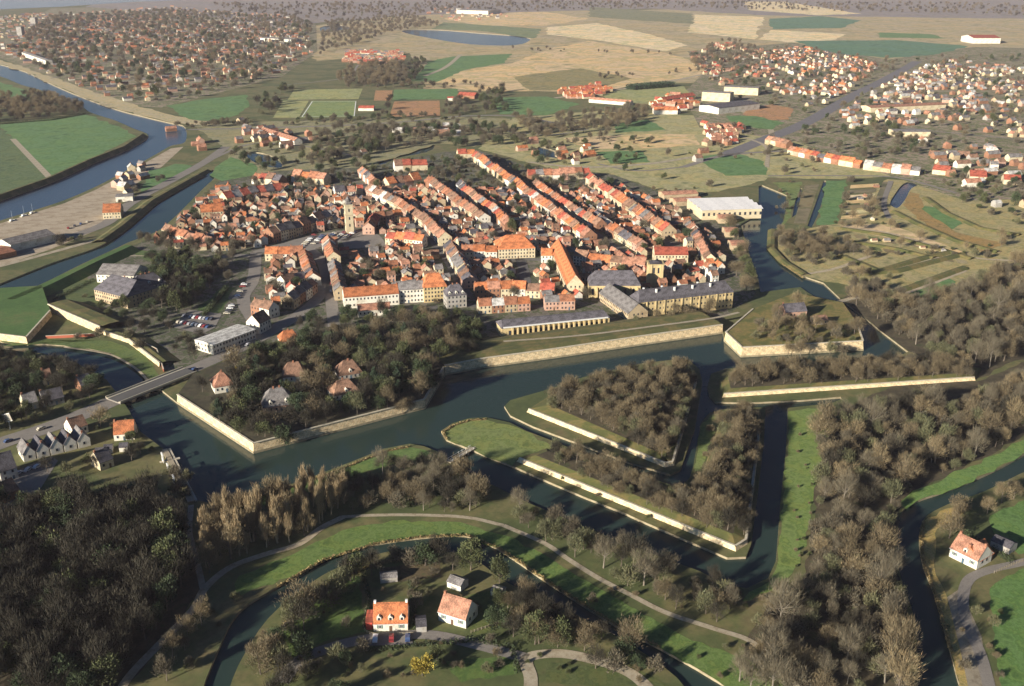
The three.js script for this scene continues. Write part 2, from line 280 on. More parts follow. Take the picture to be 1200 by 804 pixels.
// gardens in rows
for (let i = 0; i < 8; i++) field('garden_plot', [[997 - i * 1.8, 217 + i * 6], [1030 - i * 2.2, 215 + i * 6], [1028 - i * 2.2, 219 + i * 6], [996 - i * 1.8, 221 + i * 6]], [tanF, dullF, paleF][i % 3], 'narrow tilled allotment strip in the ladder of gardens', .1, 'garden');
field('garden_plot', [[1035, 213], [1048, 213], [1036, 240], [1040, 250], [1020, 246]], dullF, 'grey brown garden strip beside the blue channel', .09, 'garden');
field('garden_plot', [[985, 264], [1040, 262], [1100, 284], [1130, 296], [1110, 300], [1050, 280], [990, 270]], tanF, 'tan sandy bank below the allotments', .08, 'garden');
field('garden_plot', [[943, 217], [960, 216], [945, 262], [930, 262]], dullF, 'brown garden strip between the two ditches', .09, 'garden');
// grass of the fortifications and the foreground
field('lawn', [[924, 482], [972, 477], [985, 490], [965, 520], [950, 600], [938, 660], [905, 692], [870, 705], [878, 694], [902, 682], [911, 661], [913, 637], [917, 584], [923, 528]], fm(.18, .25, .07, 50), 'bright grass bank along the straight moat arm', .05, 'lawn');
field('lawn', [[519, 507], [531, 499], [551, 493], [570, 492], [597, 498], [640, 518], [680, 545], [607, 536], [600, 546], [552, 526], [524, 516]], fm(.20, .24, .08, 50), 'grassy round head of the outer island', .05, 'lawn');
field('lawn', [[820, 500], [832, 487], [845, 484], [838, 500], [822, 552], [814, 552]], fm(.20, .25, .08, 50), 'green strip inside the outer island arm', .05, 'lawn');
field('lawn', [[250, 592], [280, 587], [326, 575], [352, 568], [400, 549], [450, 530], [480, 524], [497, 527], [515, 534], [520, 541], [480, 540], [430, 552], [380, 572], [320, 590], [270, 600]], fm(.13, .20, .055, 50), 'green shore below the moat', .05, 'lawn');
field('lawn', [[270, 700], [320, 685], [378, 657], [438, 638], [494, 630], [548, 628], [582, 642], [613, 662], [643, 683], [673, 702], [716, 729], [773, 759], [833, 793], [880, 825], [930, 800], [870, 770], [800, 745], [720, 700], [660, 665], [600, 630], [540, 612], [460, 610], [400, 622], [330, 655], [280, 675]], fm(.14, .21, .055, 40), 'green sloping meadow along the brook', .05, 'lawn');
field('lawn', [[330, 735], [380, 690], [420, 675], [430, 740], [380, 752], [340, 775]], fm(.10, .16, .04, 40), 'lawn beside the orange cottage', .05, 'lawn');
field('lawn', [[545, 700], [590, 690], [610, 720], [560, 745], [540, 730]], fm(.12, .14, .04, 40), 'olive lawn beside the brown roofed cottage', .05, 'lawn');
field('lawn', [[520, 775], [600, 768], [606, 790], [540, 800]], fm(.10, .16, .04, 40), 'grass island in the turning circle', .05, 'lawn');
field('lawn', [[640, 775], [700, 780], [760, 790], [790, 810], [640, 800]], fm(.10, .12, .04, 40), 'grass verge by the lane, dotted with shrubs', .05, 'lawn');
field('lawn', [[1062, 597], [1075, 587], [1130, 568], [1194, 536], [1260, 503], [1260, 480], [1194, 518], [1130, 550], [1070, 575], [1054, 590]], fm(.15, .25, .07, 40), 'bright green bank of the curved canal', .05, 'lawn');
field('lawn', [[1160, 605], [1194, 588], [1260, 560], [1260, 640], [1194, 650], [1165, 625]], fm(.12, .22, .06, 40), 'green paddock behind the lone house', .05, 'lawn');
field('lawn', [[1160, 690], [1194, 668], [1260, 650], [1260, 830], [1175, 830]], fm(.12, .22, .06, 40), 'green paddock below the lane', .05, 'lawn');
field('reed_bank', [[1082, 612], [1110, 596], [1140, 588], [1125, 605], [1098, 620], [1095, 665], [1110, 700], [1130, 765], [1140, 810], [1124, 805], [1114, 765], [1096, 697], [1083, 663], [1079, 629]], fm(.44, .32, .13, 20), 'tan reedy bank round the lone house', .05, 'bank');
field('lawn', [[0, 406], [-60, 402], [-60, 396], [33, 403], [75, 405], [105, 409], [130, 414], [150, 424], [165, 435], [176, 448], [186, 440], [170, 415], [130, 400], [60, 396]], fm(.12, .17, .05, 40), 'green lawn round the curved pool', .05, 'lawn');
field('lawn', [[0, 345], [40, 338], [60, 356], [35, 385], [0, 390], [-60, 392], [-60, 350]], fm(.10, .13, .04, 40), 'grass below the western bastion', .05, 'lawn');
field('lawn', [[60, 335], [120, 325], [150, 345], [110, 360], [70, 350]], fm(.09, .12, .04, 40), 'walled green garden beside the old arsenal', .05, 'lawn');
field('lawn', [[232, 360], [262, 335], [276, 338], [256, 368], [240, 372]], fm(.09, .14, .04, 40), 'long green lawn beside the parked cars', .05, 'lawn');
field('lawn', [[150, 290], [215, 300], [240, 300], [235, 312], [170, 305]], fm(.09, .14, .04, 40), 'park lawn near the old arsenal', .05, 'lawn');
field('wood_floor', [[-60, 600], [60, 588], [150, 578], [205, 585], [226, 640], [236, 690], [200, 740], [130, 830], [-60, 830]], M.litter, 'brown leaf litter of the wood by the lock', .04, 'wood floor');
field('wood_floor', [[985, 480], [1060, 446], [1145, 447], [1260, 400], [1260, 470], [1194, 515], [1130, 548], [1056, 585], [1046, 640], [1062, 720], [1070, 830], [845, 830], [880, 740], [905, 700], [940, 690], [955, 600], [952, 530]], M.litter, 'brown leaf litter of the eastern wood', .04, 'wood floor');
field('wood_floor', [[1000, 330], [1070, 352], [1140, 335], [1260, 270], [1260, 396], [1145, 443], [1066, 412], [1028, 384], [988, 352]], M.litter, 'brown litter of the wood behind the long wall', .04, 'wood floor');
field('town_ground', [[100, 310], [150, 290], [190, 274], [205, 262], [240, 226], [262, 208], [330, 200], [430, 196], [520, 178], [560, 176], [620, 195], [720, 205], [800, 235], [866, 262], [877, 302], [886, 345], [845, 375], [740, 388], [600, 402], [520, 420], [400, 385], [330, 402], [240, 428], [200, 440], [150, 400], [110, 370]], M.urban, 'grey and tan yards and lanes of the walled town', .03, 'town ground');
field('quay', [[-60, 275], [0, 262], [32, 252], [76, 238], [113, 222], [150, 202], [186, 182], [200, 174], [215, 172], [190, 195], [150, 222], [128, 245], [118, 268], [60, 292], [0, 312], [-60, 335]], mat({ c: [.44, .36, .27] }, T.stain, 30), 'pale gravel quay along the river', .045, 'quay');
field('suburb_ground', [[-400, 60], [0, 40], [60, 10], [200, 6], [370, 20], [372, 60], [330, 90], [290, 100], [190, 126], [140, 124], [60, 92], [0, 68], [-400, 20]], M.suburb, 'mixed gardens and yards of the riverside suburb', .04, 'suburb ground');
field('suburb_ground', [[805, 60], [930, 50], [1040, 70], [1140, 55], [1400, 60], [1400, 230], [1130, 235], [1010, 195], [930, 165], [820, 150], [800, 110], [830, 80]], M.suburb, 'mixed gardens and yards of the eastern suburb', .04, 'suburb ground');
field('sand_bank', [[0, 70], [-100, 50], [-100, 60], [0, 75], [33, 85], [62, 99], [100, 115], [140, 129], [200, 144], [250, 148], [255, 144], [205, 136], [150, 120], [100, 104], [60, 90]], fm(.52, .42, .28, 60), 'pale sandy bank of the river', .05, 'bank');

// roads and paths
function roadPx(name, px, w, m, label, y = .14, cat = 'road') { const p = smooth(GP(px, y > 1 ? y : 0), 6); struct(name, loft(p, [[-w / 2, y], [w / 2, y]]), m, label, cat); return p; }
const ways = [];
const way = (...a) => { const p = roadPx(...a); ways.push([p, a[2] / 2 + 1.5]); return p; };
way('road', [[-60, 545], [0, 520], [60, 500], [110, 480], [140, 466]], 13, M.road, 'grey approach road to the moat bridge');
way('road', [[215, 437], [250, 422], [290, 404], [318, 388], [345, 372]], 11, M.road, 'grey road from the bridge into town');
way('road', [[345, 372], [372, 350], [382, 322], [372, 300], [352, 288], [330, 288], [300, 296]], 9, M.road, 'curved street round the red roofed block');
way('road', [[300, 296], [296, 330], [285, 350], [300, 380]], 9, M.road, 'street past the rows of parked cars');
way('road', [[300, 300], [270, 300], [240, 306]], 8, M.road, 'short side street to the park');
way('square', [[345, 290], [380, 280], [415, 276], [430, 290]], 34, M.road, 'paved market square full of parked cars', .16, 'square');
way('road', [[420, 215], [452, 240], [478, 256], [500, 274], [522, 300], [548, 348]], 8, M.asphalt, 'long dark street running through the town');
way('road', [[528, 222], [560, 244], [580, 262], [600, 288], [612, 310], [618, 350]], 8, M.asphalt, 'straight street between terrace rows');
way('road', [[560, 178], [600, 210], [650, 242], [700, 276], [735, 300]], 8, M.asphalt, 'longest street between red terrace rows');
way('road', [[700, 225], [740, 252], [780, 282], [800, 300]], 7, M.asphalt, 'street before the white terrace');
way('road', [[545, 308], [620, 304], [700, 310], [760, 312], [830, 310]], 8, M.asphalt, 'cross street in front of the church');
way('road', [[395, 368], [470, 364], [545, 358], [640, 360]], 7, M.asphalt, 'street in front of the cream terrace');
way('road', [[395, 300], [388, 340], [392, 385]], 8, M.road, 'side street down to the bastion villas');
way('road', [[-60, 318], [0, 302], [60, 284], [120, 264], [150, 240], [200, 212], [240, 190], [265, 172]], 12, M.road, 'grey quay road beside the narrow channel');
roadPx('road', [[-60, 326], [0, 312], [60, 296], [118, 280]], 6, M.path, 'pale service lane beside the quay road');
way('road', [[217, 152], [300, 150], [400, 147], [470, 143], [545, 136], [600, 136], [660, 146]], 9, M.road, 'grey ring road below the sports pitches');
way('road', [[850, 182], [890, 166], [940, 146], [1000, 112], [1040, 92], [1075, 72]], 22, mat({ c: [.17, .16, .17] }, T.grey, 25), 'straight dark avenue through the eastern suburb');
roadPx('road', [[650, 115], [700, 108], [760, 100], [830, 86]], 10, M.path, 'pale country lane by the red roofed farm');
roadPx('road', [[800, 196], [850, 182], [900, 178], [960, 176]], 9, M.road, 'pale street joining the avenue');
roadPx('road', [[620, 190], [680, 196], [760, 192], [812, 184]], 8, M.path, 'curving pale lane behind the town');
roadPx('road', [[850, 120], [900, 148], [905, 160]], 8, M.path, 'school lane');
roadPx('footpath', [[498, 89], [520, 80], [540, 64]], 10, M.path, 'white lane across the green meadow', .2, 'path');
roadPx('footpath', [[130, 830], [150, 795], [190, 752], [228, 712], [240, 690], [270, 665], [310, 650], [350, 638], [378, 618], [402, 606]], 3.2, M.sand, 'tan path climbing beside the poplars', .12, 'path');
roadPx('footpath', [[224, 592], [222, 625], [230, 655], [238, 690]], 2.4, M.path, 'grey path from the lock', .125, 'path');
roadPx('footpath', [[400, 606], [440, 604], [500, 604], [550, 607], [590, 616]], 2.2, M.path, 'white path before the tree belt', .12, 'path');
roadPx('footpath', [[590, 616], [640, 638], [665, 655], [700, 677], [740, 698], [780, 718], [840, 738], [880, 752], [930, 800], [950, 840]], 2.4, M.path, 'long pale path along the green meadow', .13, 'path');
roadPx('footpath', [[330, 800], [350, 775], [385, 760], [430, 749], [500, 744], [560, 756], [618, 772]], 5, M.road, 'grey lane in front of the two cottages', .12, 'path');
field('forecourt', [[433, 742], [482, 742], [484, 756], [430, 757]], M.road, 'grey parking strip before the red house', .15, 'forecourt');
roadPx('footpath', [[620, 830], [622, 795], [618, 772], [650, 766], [690, 772], [740, 790], [780, 830]], 4.5, M.path, 'pale gravel drive, forked', .12, 'path');
roadPx('footpath', [[1260, 640], [1195, 660], [1160, 668], [1135, 680], [1130, 720], [1150, 770], [1165, 830]], 4, M.road, 'pale lane past the lone house', .12, 'path');
field('forecourt', [[1110, 700], [1125, 690], [1150, 745], [1165, 830], [1140, 830], [1125, 760]], mat({ c: [.3, .26, .2] }, T.stain, 12), 'bare earth strip beside the lane', .06, 'forecourt');
roadPx('footpath', [[15, 163], [58, 208]], 7, M.path, 'pale track dividing the green field', .2, 'path');
roadPx('footpath', [[75, 407], [105, 411], [130, 416], [150, 426], [165, 437], [176, 451]], 1.6, M.sand, 'sandy rim of the curved pool', .11, 'path');
roadPx('footpath', [[140, 300], [170, 300], [210, 303], [245, 300]], 2.5, M.path, 'pale park path', .12, 'path');
roadPx('footpath', [[590, 400], [680, 393], [760, 383], [840, 372], [866, 366]], 2.5, M.path, 'pale walk on the rampart terrace', 5.2, 'path');
roadPx('footpath', [[862, 158], [895, 170], [899, 196]], 5, M.path, 'pale path edging the park triangle', .2, 'path');
field('car_park', [[204, 384], [222, 363], [260, 368], [252, 384], [236, 392]], M.road, 'grey car park behind the white building', .15, 'car park');
field('forecourt', [[-60, 590], [0, 560], [60, 535], [68, 540], [40, 585], [0, 600]], M.road, 'paved yard before the grey terrace', .1, 'forecourt');

// ---------------------------------------------------------------- earthworks and walls
const heights = [];                                 // [polygon, height] of raised tops
const groundH = (x, z) => { let h = 0; for (const [p, y] of heights) if (inPoly(x, z, p)) h = Math.max(h, y); return h; };
function rampart(name, label, px, h, back, closed = false) {    // a battered stone scarp with coping and a grass bank behind it (to the left of the way)
  const o = thing(name, label, 'rampart', 0, 0, 0); const p = GP(px, WL);
  mesh('scarp_wall', loft(p, [[-.01, -1.5], [.9, h]], closed), M.stone, o);
  mesh('coping', loft(p, [[.55, h + .003], [.55, h + .45], [1.5, h + .45], [1.5, h]], closed), M.coping, o);
  if (back) mesh('grass_bank', loft(p, back, closed), M.earthTop, o);
  return p;
}
function platform(name, label, px, h, topMat, walls, base = -1.4, mound = 0, inset = 7) { // raised work: walls[i] 1 = stone edge, 0 = earth slope, after corner i
  const o = thing(name, label, 'rampart', 0, 0, 0), p = GP(px, WL), n = p.length;
  const inner = off(p, .9, true); heights.push([inner, h]);
  if (mound) { const q = off(inner, inset, true); mesh('mound_slope', loft(inner, [[0, h], [inset, h + mound]], true), M.earthTop, o); mesh('grass_top', sheet(q, h + mound), topMat, o); heights.push([q, h + mound]); }
  else mesh('grass_top', sheet(inner, h), topMat, o);
  const pos = { 1: [[], [], []], 0: [[], [], []] }; let run = 0;
  for (let i = 0; i < n; i++) {
    const j = (i + 1) % n, w = walls[i] ?? 0, [P, U, I] = pos[w], k = P.length / 3, l = Math.hypot(p[j][0] - p[i][0], p[j][1] - p[i][1]);
    P.push(p[i][0], base, p[i][1], p[j][0], base, p[j][1], inner[j][0], h, inner[j][1], inner[i][0], h, inner[i][1]); U.push(run, 0, run + l, 0, run + l, h - base, run, h - base); I.push(k, k + 1, k + 2, k, k + 2, k + 3); run += l;
  }
  if (pos[1][0].length) mesh('scarp_wall', geoFrom(...pos[1]), M.stone, o);
  if (pos[0][0].length) mesh('earth_slope', geoFrom(...pos[0]), M.earthTop, o);
  for (let i = 0; i < n; i++) if (walls[i]) { const j = (i + 1) % n; const q = [inner[i], inner[j]]; mesh('coping', loft(q, [[-.5, h], [-.5, h + .4], [.5, h + .4], [.5, h]]), M.coping, o); }
  return inner;
}
rampart('curtain_wall', 'long pale stone curtain wall below the arcaded barracks', [[522, 440], [563, 432], [650, 420], [750, 405], [847, 391]].slice().reverse().map((p) => p).reverse(), 4.6, [[1.5, 4.65], [7, 5.3], [13, 4.9], [26, 5.0], [34, 3.2], [44, .02]]);
platform('front_bastion', 'wooded bastion with pale walls and villas, ending in a sharp corner', [[207, 473], [297, 532], [499, 479], [522, 440], [520, 405], [470, 385], [400, 388], [340, 402], [280, 425], [225, 448]], 4, mat({ c: [.8, .85, .8] }, T.litter, 30), [1, 1, 1]);
platform('east_bastion', 'pale walled bastion carrying a low house and scrub', [[848, 400], [868, 419], [1012, 411], [1004, 388], [988, 364], [930, 352], [880, 372]], 5, mat({ c: [1.5, 1.25, 1.0] }, T.rough, 40), [1, 1, 1, 0, 0, 0, 1]);
platform('west_bastion', 'grass topped bastion with a short pale wall, by the curved pool', [[-80, 400], [0, 401], [33, 405], [62, 372], [52, 342], [0, 345], [-80, 352]], 4, M.lawn, [1, 1, 1]);
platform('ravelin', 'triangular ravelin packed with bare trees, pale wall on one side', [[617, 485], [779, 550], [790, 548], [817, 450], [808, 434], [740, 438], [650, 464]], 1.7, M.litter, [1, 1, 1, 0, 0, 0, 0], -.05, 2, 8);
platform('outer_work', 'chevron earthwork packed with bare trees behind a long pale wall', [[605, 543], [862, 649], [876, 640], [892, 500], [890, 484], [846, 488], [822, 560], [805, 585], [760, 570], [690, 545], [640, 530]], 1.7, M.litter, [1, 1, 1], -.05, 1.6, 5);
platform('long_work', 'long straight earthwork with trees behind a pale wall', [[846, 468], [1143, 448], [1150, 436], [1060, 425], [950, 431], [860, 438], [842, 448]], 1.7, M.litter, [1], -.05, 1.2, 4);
rampart('west_curtain', 'pale lit curtain wall behind the red fence', [[56, 366], [117, 393]], 4.4, [[1.5, 4.45], [7, 4.9], [14, 4.6], [24, .02]]);
rampart('low_rampart', 'low ruined rampart wall running to the bridge', [[117, 393], [150, 404], [186, 432]], 2.2, [[1.5, 2.2], [5, 2.5], [14, .02]]);
{ // dykes of the river field: a grassed bank whose far side drops to the river
  const p = GP([[-80, 262], [0, 235], [62, 213], [112, 190], [150, 175], [172, 160]]); const o = thing('dyke', 'grassed dyke between green field and river', 'dyke', 0, 0, 0); mesh('bank', loft(p, [[-1, 0], [4, 4.2], [7, 4.2], [14, 0]]), M.earthTop, o);
  const q = GP([[250, 201], [225, 215], [187, 237], [155, 265], [128, 285]]); const o2 = thing('dyke', 'grassed bank beside the narrow channel', 'dyke', 0, 0, 0); mesh('bank', loft(q, [[-1, 0], [-6, 2.6], [-10, 2.6], [-16, 0]]), M.earthTop, o2);
  const r = GP([[140, 292], [100, 310], [45, 337], [0, 356]]); const o3 = thing('dyke', 'steep grassed rampart above the shaded channel', 'dyke', 0, 0, 0); mesh('bank', loft(r, [[1, 0], [6, 4], [12, 4], [20, 0]]), M.lawn, o3);
}

const bankAt = (label, px, h, w, m = M.earthTop) => { const p = GP(px), o = thing('earth_bank', label, 'bank', 0, 0, 0); mesh('slope', loft(p, [[-w / 2, 0], [-w / 6, h], [w / 6, h], [w / 2, 0]]), m, o); };
[[[985, 300], [1030, 318], [1080, 303], [1112, 296]], [[1000, 322], [1050, 318], [1100, 305], [1128, 298]], [[1040, 346], [1075, 334], [1130, 314]], [[985, 268], [1040, 276], [1100, 292], [1140, 304]], [[1048, 248], [1075, 262], [1120, 282], [1170, 296]], [[906, 270], [905, 292], [920, 308], [944, 323]], [[1085, 232], [1110, 250], [1150, 268], [1195, 276]], [[1000, 284], [1050, 292], [1095, 303]]].forEach((px, i) => bankAt(['overgrown bank beside the still channel', 'second bank beside the still channel', 'near bank of the still channel', 'long tan bank below the allotments', 'bank along the reed bed', 'grass bank of the wooded spit', 'bank at the garden suburb edge', 'short bank behind the spit'][i], px, 1.5, 9));
for (let i = 0; i < 16; i++) { const x = 1000 + (i % 8) * 17, y = 274 + Math.floor(i / 8) * 11 + (i % 8) * 2.6; field('garden_plot', [[x, y], [x + 13, y + 2], [x + 17, y + 7], [x + 3, y + 5]], [fm(.30, .23, .13, 30), fm(.14, .17, .07, 30), fm(.22, .17, .10, 30), fm(.4, .32, .2, 30)][i % 4], ['tan tilled plot', 'green plot', 'brown tilled plot', 'pale straw plot'][i % 4] + ' in the terraced gardens below the allotments', .05 + i * .002, 'garden'); }
for (const [px, l] of [[[[560, 150], [640, 158], [690, 152]], 'pale lane through the bare copse'], [[[240, 190], [300, 168], [360, 172], [430, 186]], 'lane behind the harbour end of town'], [[[700, 192], [745, 200], [800, 196]], 'lane below the green paddock'], [[[900, 206], [990, 206], [1050, 208], [1120, 226]], 'lane above the allotments'], [[[1044, 212], [1036, 240], [1042, 256]], 'white lane through the allotments'], [[[330, 100], [400, 92], [420, 76]], 'lane by the brown wood'], [[[60, 92], [140, 70], [250, 56], [340, 50]], 'main street of the riverside suburb'], [[[100, 104], [180, 90], [260, 80], [330, 74]], 'lower street of the riverside suburb'], [[[1010, 110], [1080, 120], [1200, 128]], 'long street of the far eastern suburb'], [[[990, 140], [1080, 152], [1200, 164]], 'second street of the far eastern suburb'], [[[900, 70], [960, 84], [1020, 96]], 'street of the eastern suburb']]) way('road', px, 5, M.road, l, .13);

for (const [px, l] of [[[[988, 266], [1040, 273], [1100, 290], [1140, 302], [1190, 306]], 'sandy track on the long bank below the allotments'], [[[1003, 320], [1052, 315], [1102, 302]], 'sandy track beside the still channel'], [[[1042, 350], [1080, 337], [1132, 317]], 'sandy track on the near channel bank'], [[[940, 322], [975, 316], [1020, 300]], 'sandy track along the wooded spit'], [[[1052, 250], [1080, 264], [1125, 284], [1172, 296]], 'sandy track along the reed bed']]) roadPx('footpath', px, 4, M.sand, l, .2, 'path');

// ---------------------------------------------------------------- trees
function taper(pos, col, a, b, r0, r1, c, sides = 5) {       // a limb: tapered tube from a to b
  const d = b.clone().sub(a).normalize(), u = new THREE.Vector3(d.y, d.z, d.x).cross(d).normalize(), v = d.clone().cross(u);
  for (let i = 0; i < sides; i++) {
    const ring = (k, p, r) => { const t = k / sides * Math.PI * 2; return p.clone().addScaledVector(u, Math.cos(t) * r).addScaledVector(v, Math.sin(t) * r); };
    const p = [ring(i, a, r0), ring(i + 1, a, r0), ring(i + 1, b, r1), ring(i, b, r1)];
    for (const k of [0, 1, 2, 0, 2, 3]) { pos.push(p[k].x, p[k].y, p[k].z); col.push(...c); }
  }
}
function colored(pos, col) { const g = new THREE.BufferGeometry(); g.setAttribute('position', new THREE.Float32BufferAttribute(pos, 3)); g.setAttribute('color', new THREE.Float32BufferAttribute(col, 3)); g.computeVertexNormals(); return g; }
// kind: how the crown is made. twig: slivers; leaf: small leaf-clump faces
function makeTree(o) {
  const { H, R, low = .3, n, len, wid, color, spread = .5, bark = [.12, .095, .07], up = .5, clumps = 26, shape = 'round', vary = .35 } = o;
  const tp = [], tc = [], cp = [], cc = [], V = (x, y, z) => new THREE.Vector3(x, y, z);
  const cy = H * (low + 1) / 2, ry = H * (1 - low) / 2;
  const lean = V(rr(-.03, .03) * H, 0, rr(-.03, .03) * H), forkY = H * (low + .12);
  taper(tp, tc, V(0, -.3, 0), V(lean.x, forkY, lean.z), H * .022 + .06, H * .014 + .03, bark, 6);
  taper(tp, tc, V(lean.x, forkY, lean.z), V(lean.x * 1.5, H * .9, lean.z * 1.5), H * .014 + .03, .04, bark, 4);
  const centres = [];
  for (let i = 0; i < clumps; i++) {
    const t = rnd() * 2 * Math.PI, q = Math.pow(rnd(), .45), e = Math.acos(rr(-.85, 1)); let k = 1;
    const yy = Math.cos(e) * q; if (shape === 'cone') k = .25 + .85 * (1 - (yy + 1) / 2); if (shape === 'column') k = 1;
    const rough = rr(.75, 1.15);
    const c = V(Math.sin(e) * Math.cos(t) * q * R * k * rough, cy + yy * ry * rr(.85, 1.08), Math.sin(e) * Math.sin(t) * q * R * k * rough);
    centres.push(c);
    if (i < 11 && shape === 'round') { const s = V(lean.x, forkY * rr(.85, 1.25), lean.z); taper(tp, tc, s, s.clone().lerp(c, .85), H * .009 + .03, .03, bark, 4); }
  }
  for (let i = 0; i < n; i++) {
    const c = centres[i % clumps], s = R * spread * (shape === 'column' ? 1.3 : 1);
    const g = () => (rnd() + rnd() + rnd() - 1.5) * .9;
    const p = c.clone().add(V(g() * s, g() * s * (shape === 'column' ? 2 : .9), g() * s));
    if (p.y < .15) p.y = .15 + rnd();
    const out = p.clone().sub(V(lean.x, cy - ry * .6, lean.z)).normalize(), d = out.multiplyScalar(1 - up * .5).add(V(rr(-.6, .6), up + rr(-.4, .5), rr(-.6, .6))).normalize();
    const side = V(rr(-1, 1), rr(-1, 1), rr(-1, 1)).cross(d).normalize(), L = len * rr(.6, 1.4), w = wid * rr(.6, 1.4);
    const a = p.clone().addScaledVector(side, -w / 2), b = p.clone().addScaledVector(side, w / 2), e = p.clone().addScaledVector(d, L);
    const f = 1 + (((i % clumps) * 37 % 17) / 17 - .5) * vary + rr(-.25, .25), h = rr(-.08, .08);
    cp.push(a.x, a.y, a.z, b.x, b.y, b.z, e.x, e.y, e.z); for (let k = 0; k < 3; k++) cc.push(color[0] * f * (1 + h), color[1] * f, color[2] * f * (1 - h));
  }
  return { trunk: colored(tp, tc), crown: colored(cp, cc), all: colored(tp.concat(cp), tc.concat(cc)), H };
}
const leafMat = new THREE.MeshPhysicalMaterial({ vertexColors: true, roughness: .9 });
const barkMat = new THREE.MeshStandardMaterial({ vertexColors: true, roughness: .95 });
const BR = [.145, .112, .062], GB = [.108, .090, .058], TAN = [.19, .145, .078], SHADE_DK = [.034, .029, .017], EV = [.045, .065, .025], IVY = [.075, .085, .03];
const kinds = {
  bare: [], grey: [], tan: [], dark: [], green: [], poplar: [], bush: [], scrub: [], yellow: [], conifer: [], ivy: [], fine: [],
};
for (let i = 0; i < 5; i++) kinds.bare.push(makeTree({ H: rr(11, 14), R: rr(4.2, 5.4), n: 2600, len: 1.3, wid: .15, color: BR, low: .22 }));
for (let i = 0; i < 4; i++) kinds.grey.push(makeTree({ H: rr(10, 13), R: rr(3.6, 4.6), n: 2400, len: 1.2, wid: .14, color: GB, low: .2 }));
for (let i = 0; i < 3; i++) kinds.tan.push(makeTree({ H: rr(12, 15), R: rr(4.4, 5.6), n: 2200, len: 1.4, wid: .13, color: TAN, low: .22, spread: .42, clumps: 34 }));
for (let i = 0; i < 4; i++) kinds.dark.push(makeTree({ H: rr(11, 14), R: rr(3.6, 4.8), n: 2000, len: 1.3, wid: .15, color: SHADE_DK, low: .2 }));  // twig colour darkened to near black, standing in for deep woodland shade
for (let i = 0; i < 4; i++) kinds.green.push(makeTree({ H: rr(9, 13), R: rr(3.4, 4.6), n: 2600, len: .7, wid: .42, color: i % 2 ? EV : IVY, low: .12, up: .1, vary: .6 }));
for (let i = 0; i < 3; i++) kinds.poplar.push(makeTree({ H: rr(15, 19), R: 1.7, n: 1500, len: 1.8, wid: .12, color: [.27, .20, .11], low: .12, up: 1.6, shape: 'column', spread: .5, clumps: 18, bark: [.3, .24, .15] }));
for (let i = 0; i < 3; i++) kinds.bush.push(makeTree({ H: rr(3, 4.5), R: rr(1.8, 2.6), n: 900, len: .7, wid: .2, color: i ? BR : IVY, low: .02 }));
for (let i = 0; i < 3; i++) kinds.scrub.push(makeTree({ H: rr(6, 8), R: rr(3, 4), n: 900, len: 1.1, wid: .3, color: i === 1 ? [.13, .125, .06] : GB, low: .1 }));
for (let i = 0; i < 3; i++) kinds.ivy.push(makeTree({ H: rr(9, 13), R: rr(3, 4.4), n: 2000, len: 1.1, wid: .2, color: [.115, .115, .055], low: .15, vary: .7, clumps: 30 }));
for (let i = 0; i < 3; i++) kinds.fine.push(makeTree({ H: rr(13, 17), R: rr(4.2, 6), n: 2600, len: 1.9, wid: .085, color: [.14, .117, .075], low: .28, spread: .38, clumps: 40, bark: [.2, .17, .13] }));
kinds.yellow.push(makeTree({ H: 9, R: 3.2, n: 2800, len: .6, wid: .4, color: [.34, .26, .04], low: .1, up: .1 }));
kinds.conifer.push(makeTree({ H: 13, R: 3.2, n: 2600, len: .9, wid: .35, color: [.03, .05, .025], low: .06, up: -.1, shape: 'cone', clumps: 40, spread: .3 }));
const words = { bare: 'bare brown tree', grey: 'bare grey brown tree', tan: 'bare tan tree with fine twigs', dark: 'bare tree with shade put into its dark colour', green: 'dark green leafy tree', poplar: 'tall slim tan poplar', bush: 'low rounded bush', scrub: 'scrubby grown thicket tree', yellow: 'bright yellow leaved tree', conifer: 'dark pointed conifer', ivy: 'olive ivy clad tree', fine: 'tall bare tree with very fine twigs' };
const planted = [];                                 // every tree: where, how large, what kind, in which wood
const keepOut = [];                                 // [x, z, radius] of buildings
function plant(kind, x, z, s, wood, y) { planted.push({ kind, v: Math.floor(rnd() * kinds[kind].length), x, y: y ?? groundH(x, z), z, s, wood, turn: rnd() * 6.283, tall: rr(.78, 1.24) }); }
function wood(px, step, mix, where, s0 = .8, s1 = 1.2, keep = 1, h = 0) {
  const poly = GP(px, h), xs = poly.map((p) => p[0]), zs = poly.map((p) => p[1]);
  for (let z = Math.min(...zs); z < Math.max(...zs); z += step) for (let x = Math.min(...xs); x < Math.max(...xs); x += step) {
    const X = x + rr(-.48, .48) * step, Z = z + rr(-.48, .48) * step; const k = pick(mix), s = rr(s0, s1);
    const clump = step >= 13 ? .45 + .75 * (Math.sin(X * .021 + 1.7 * Math.sin(Z * .017)) * Math.sin(Z * .023 + X * .007) > -.05) : 1; if (rnd() > keep * clump || !inPoly(X, Z, poly)) continue;
    if (ways.some(([p, w]) => segDist(X, Z, p) < w + 1) || !free(X, Z, 2.5)) continue;
    plant(k, X, Z, s, where);
  }
}
function treeAt(px, py, kind, s, where, h = 0) { const p = G(px, py, h); plant(kind, p.x, p.z, s, where, h || undefined); }
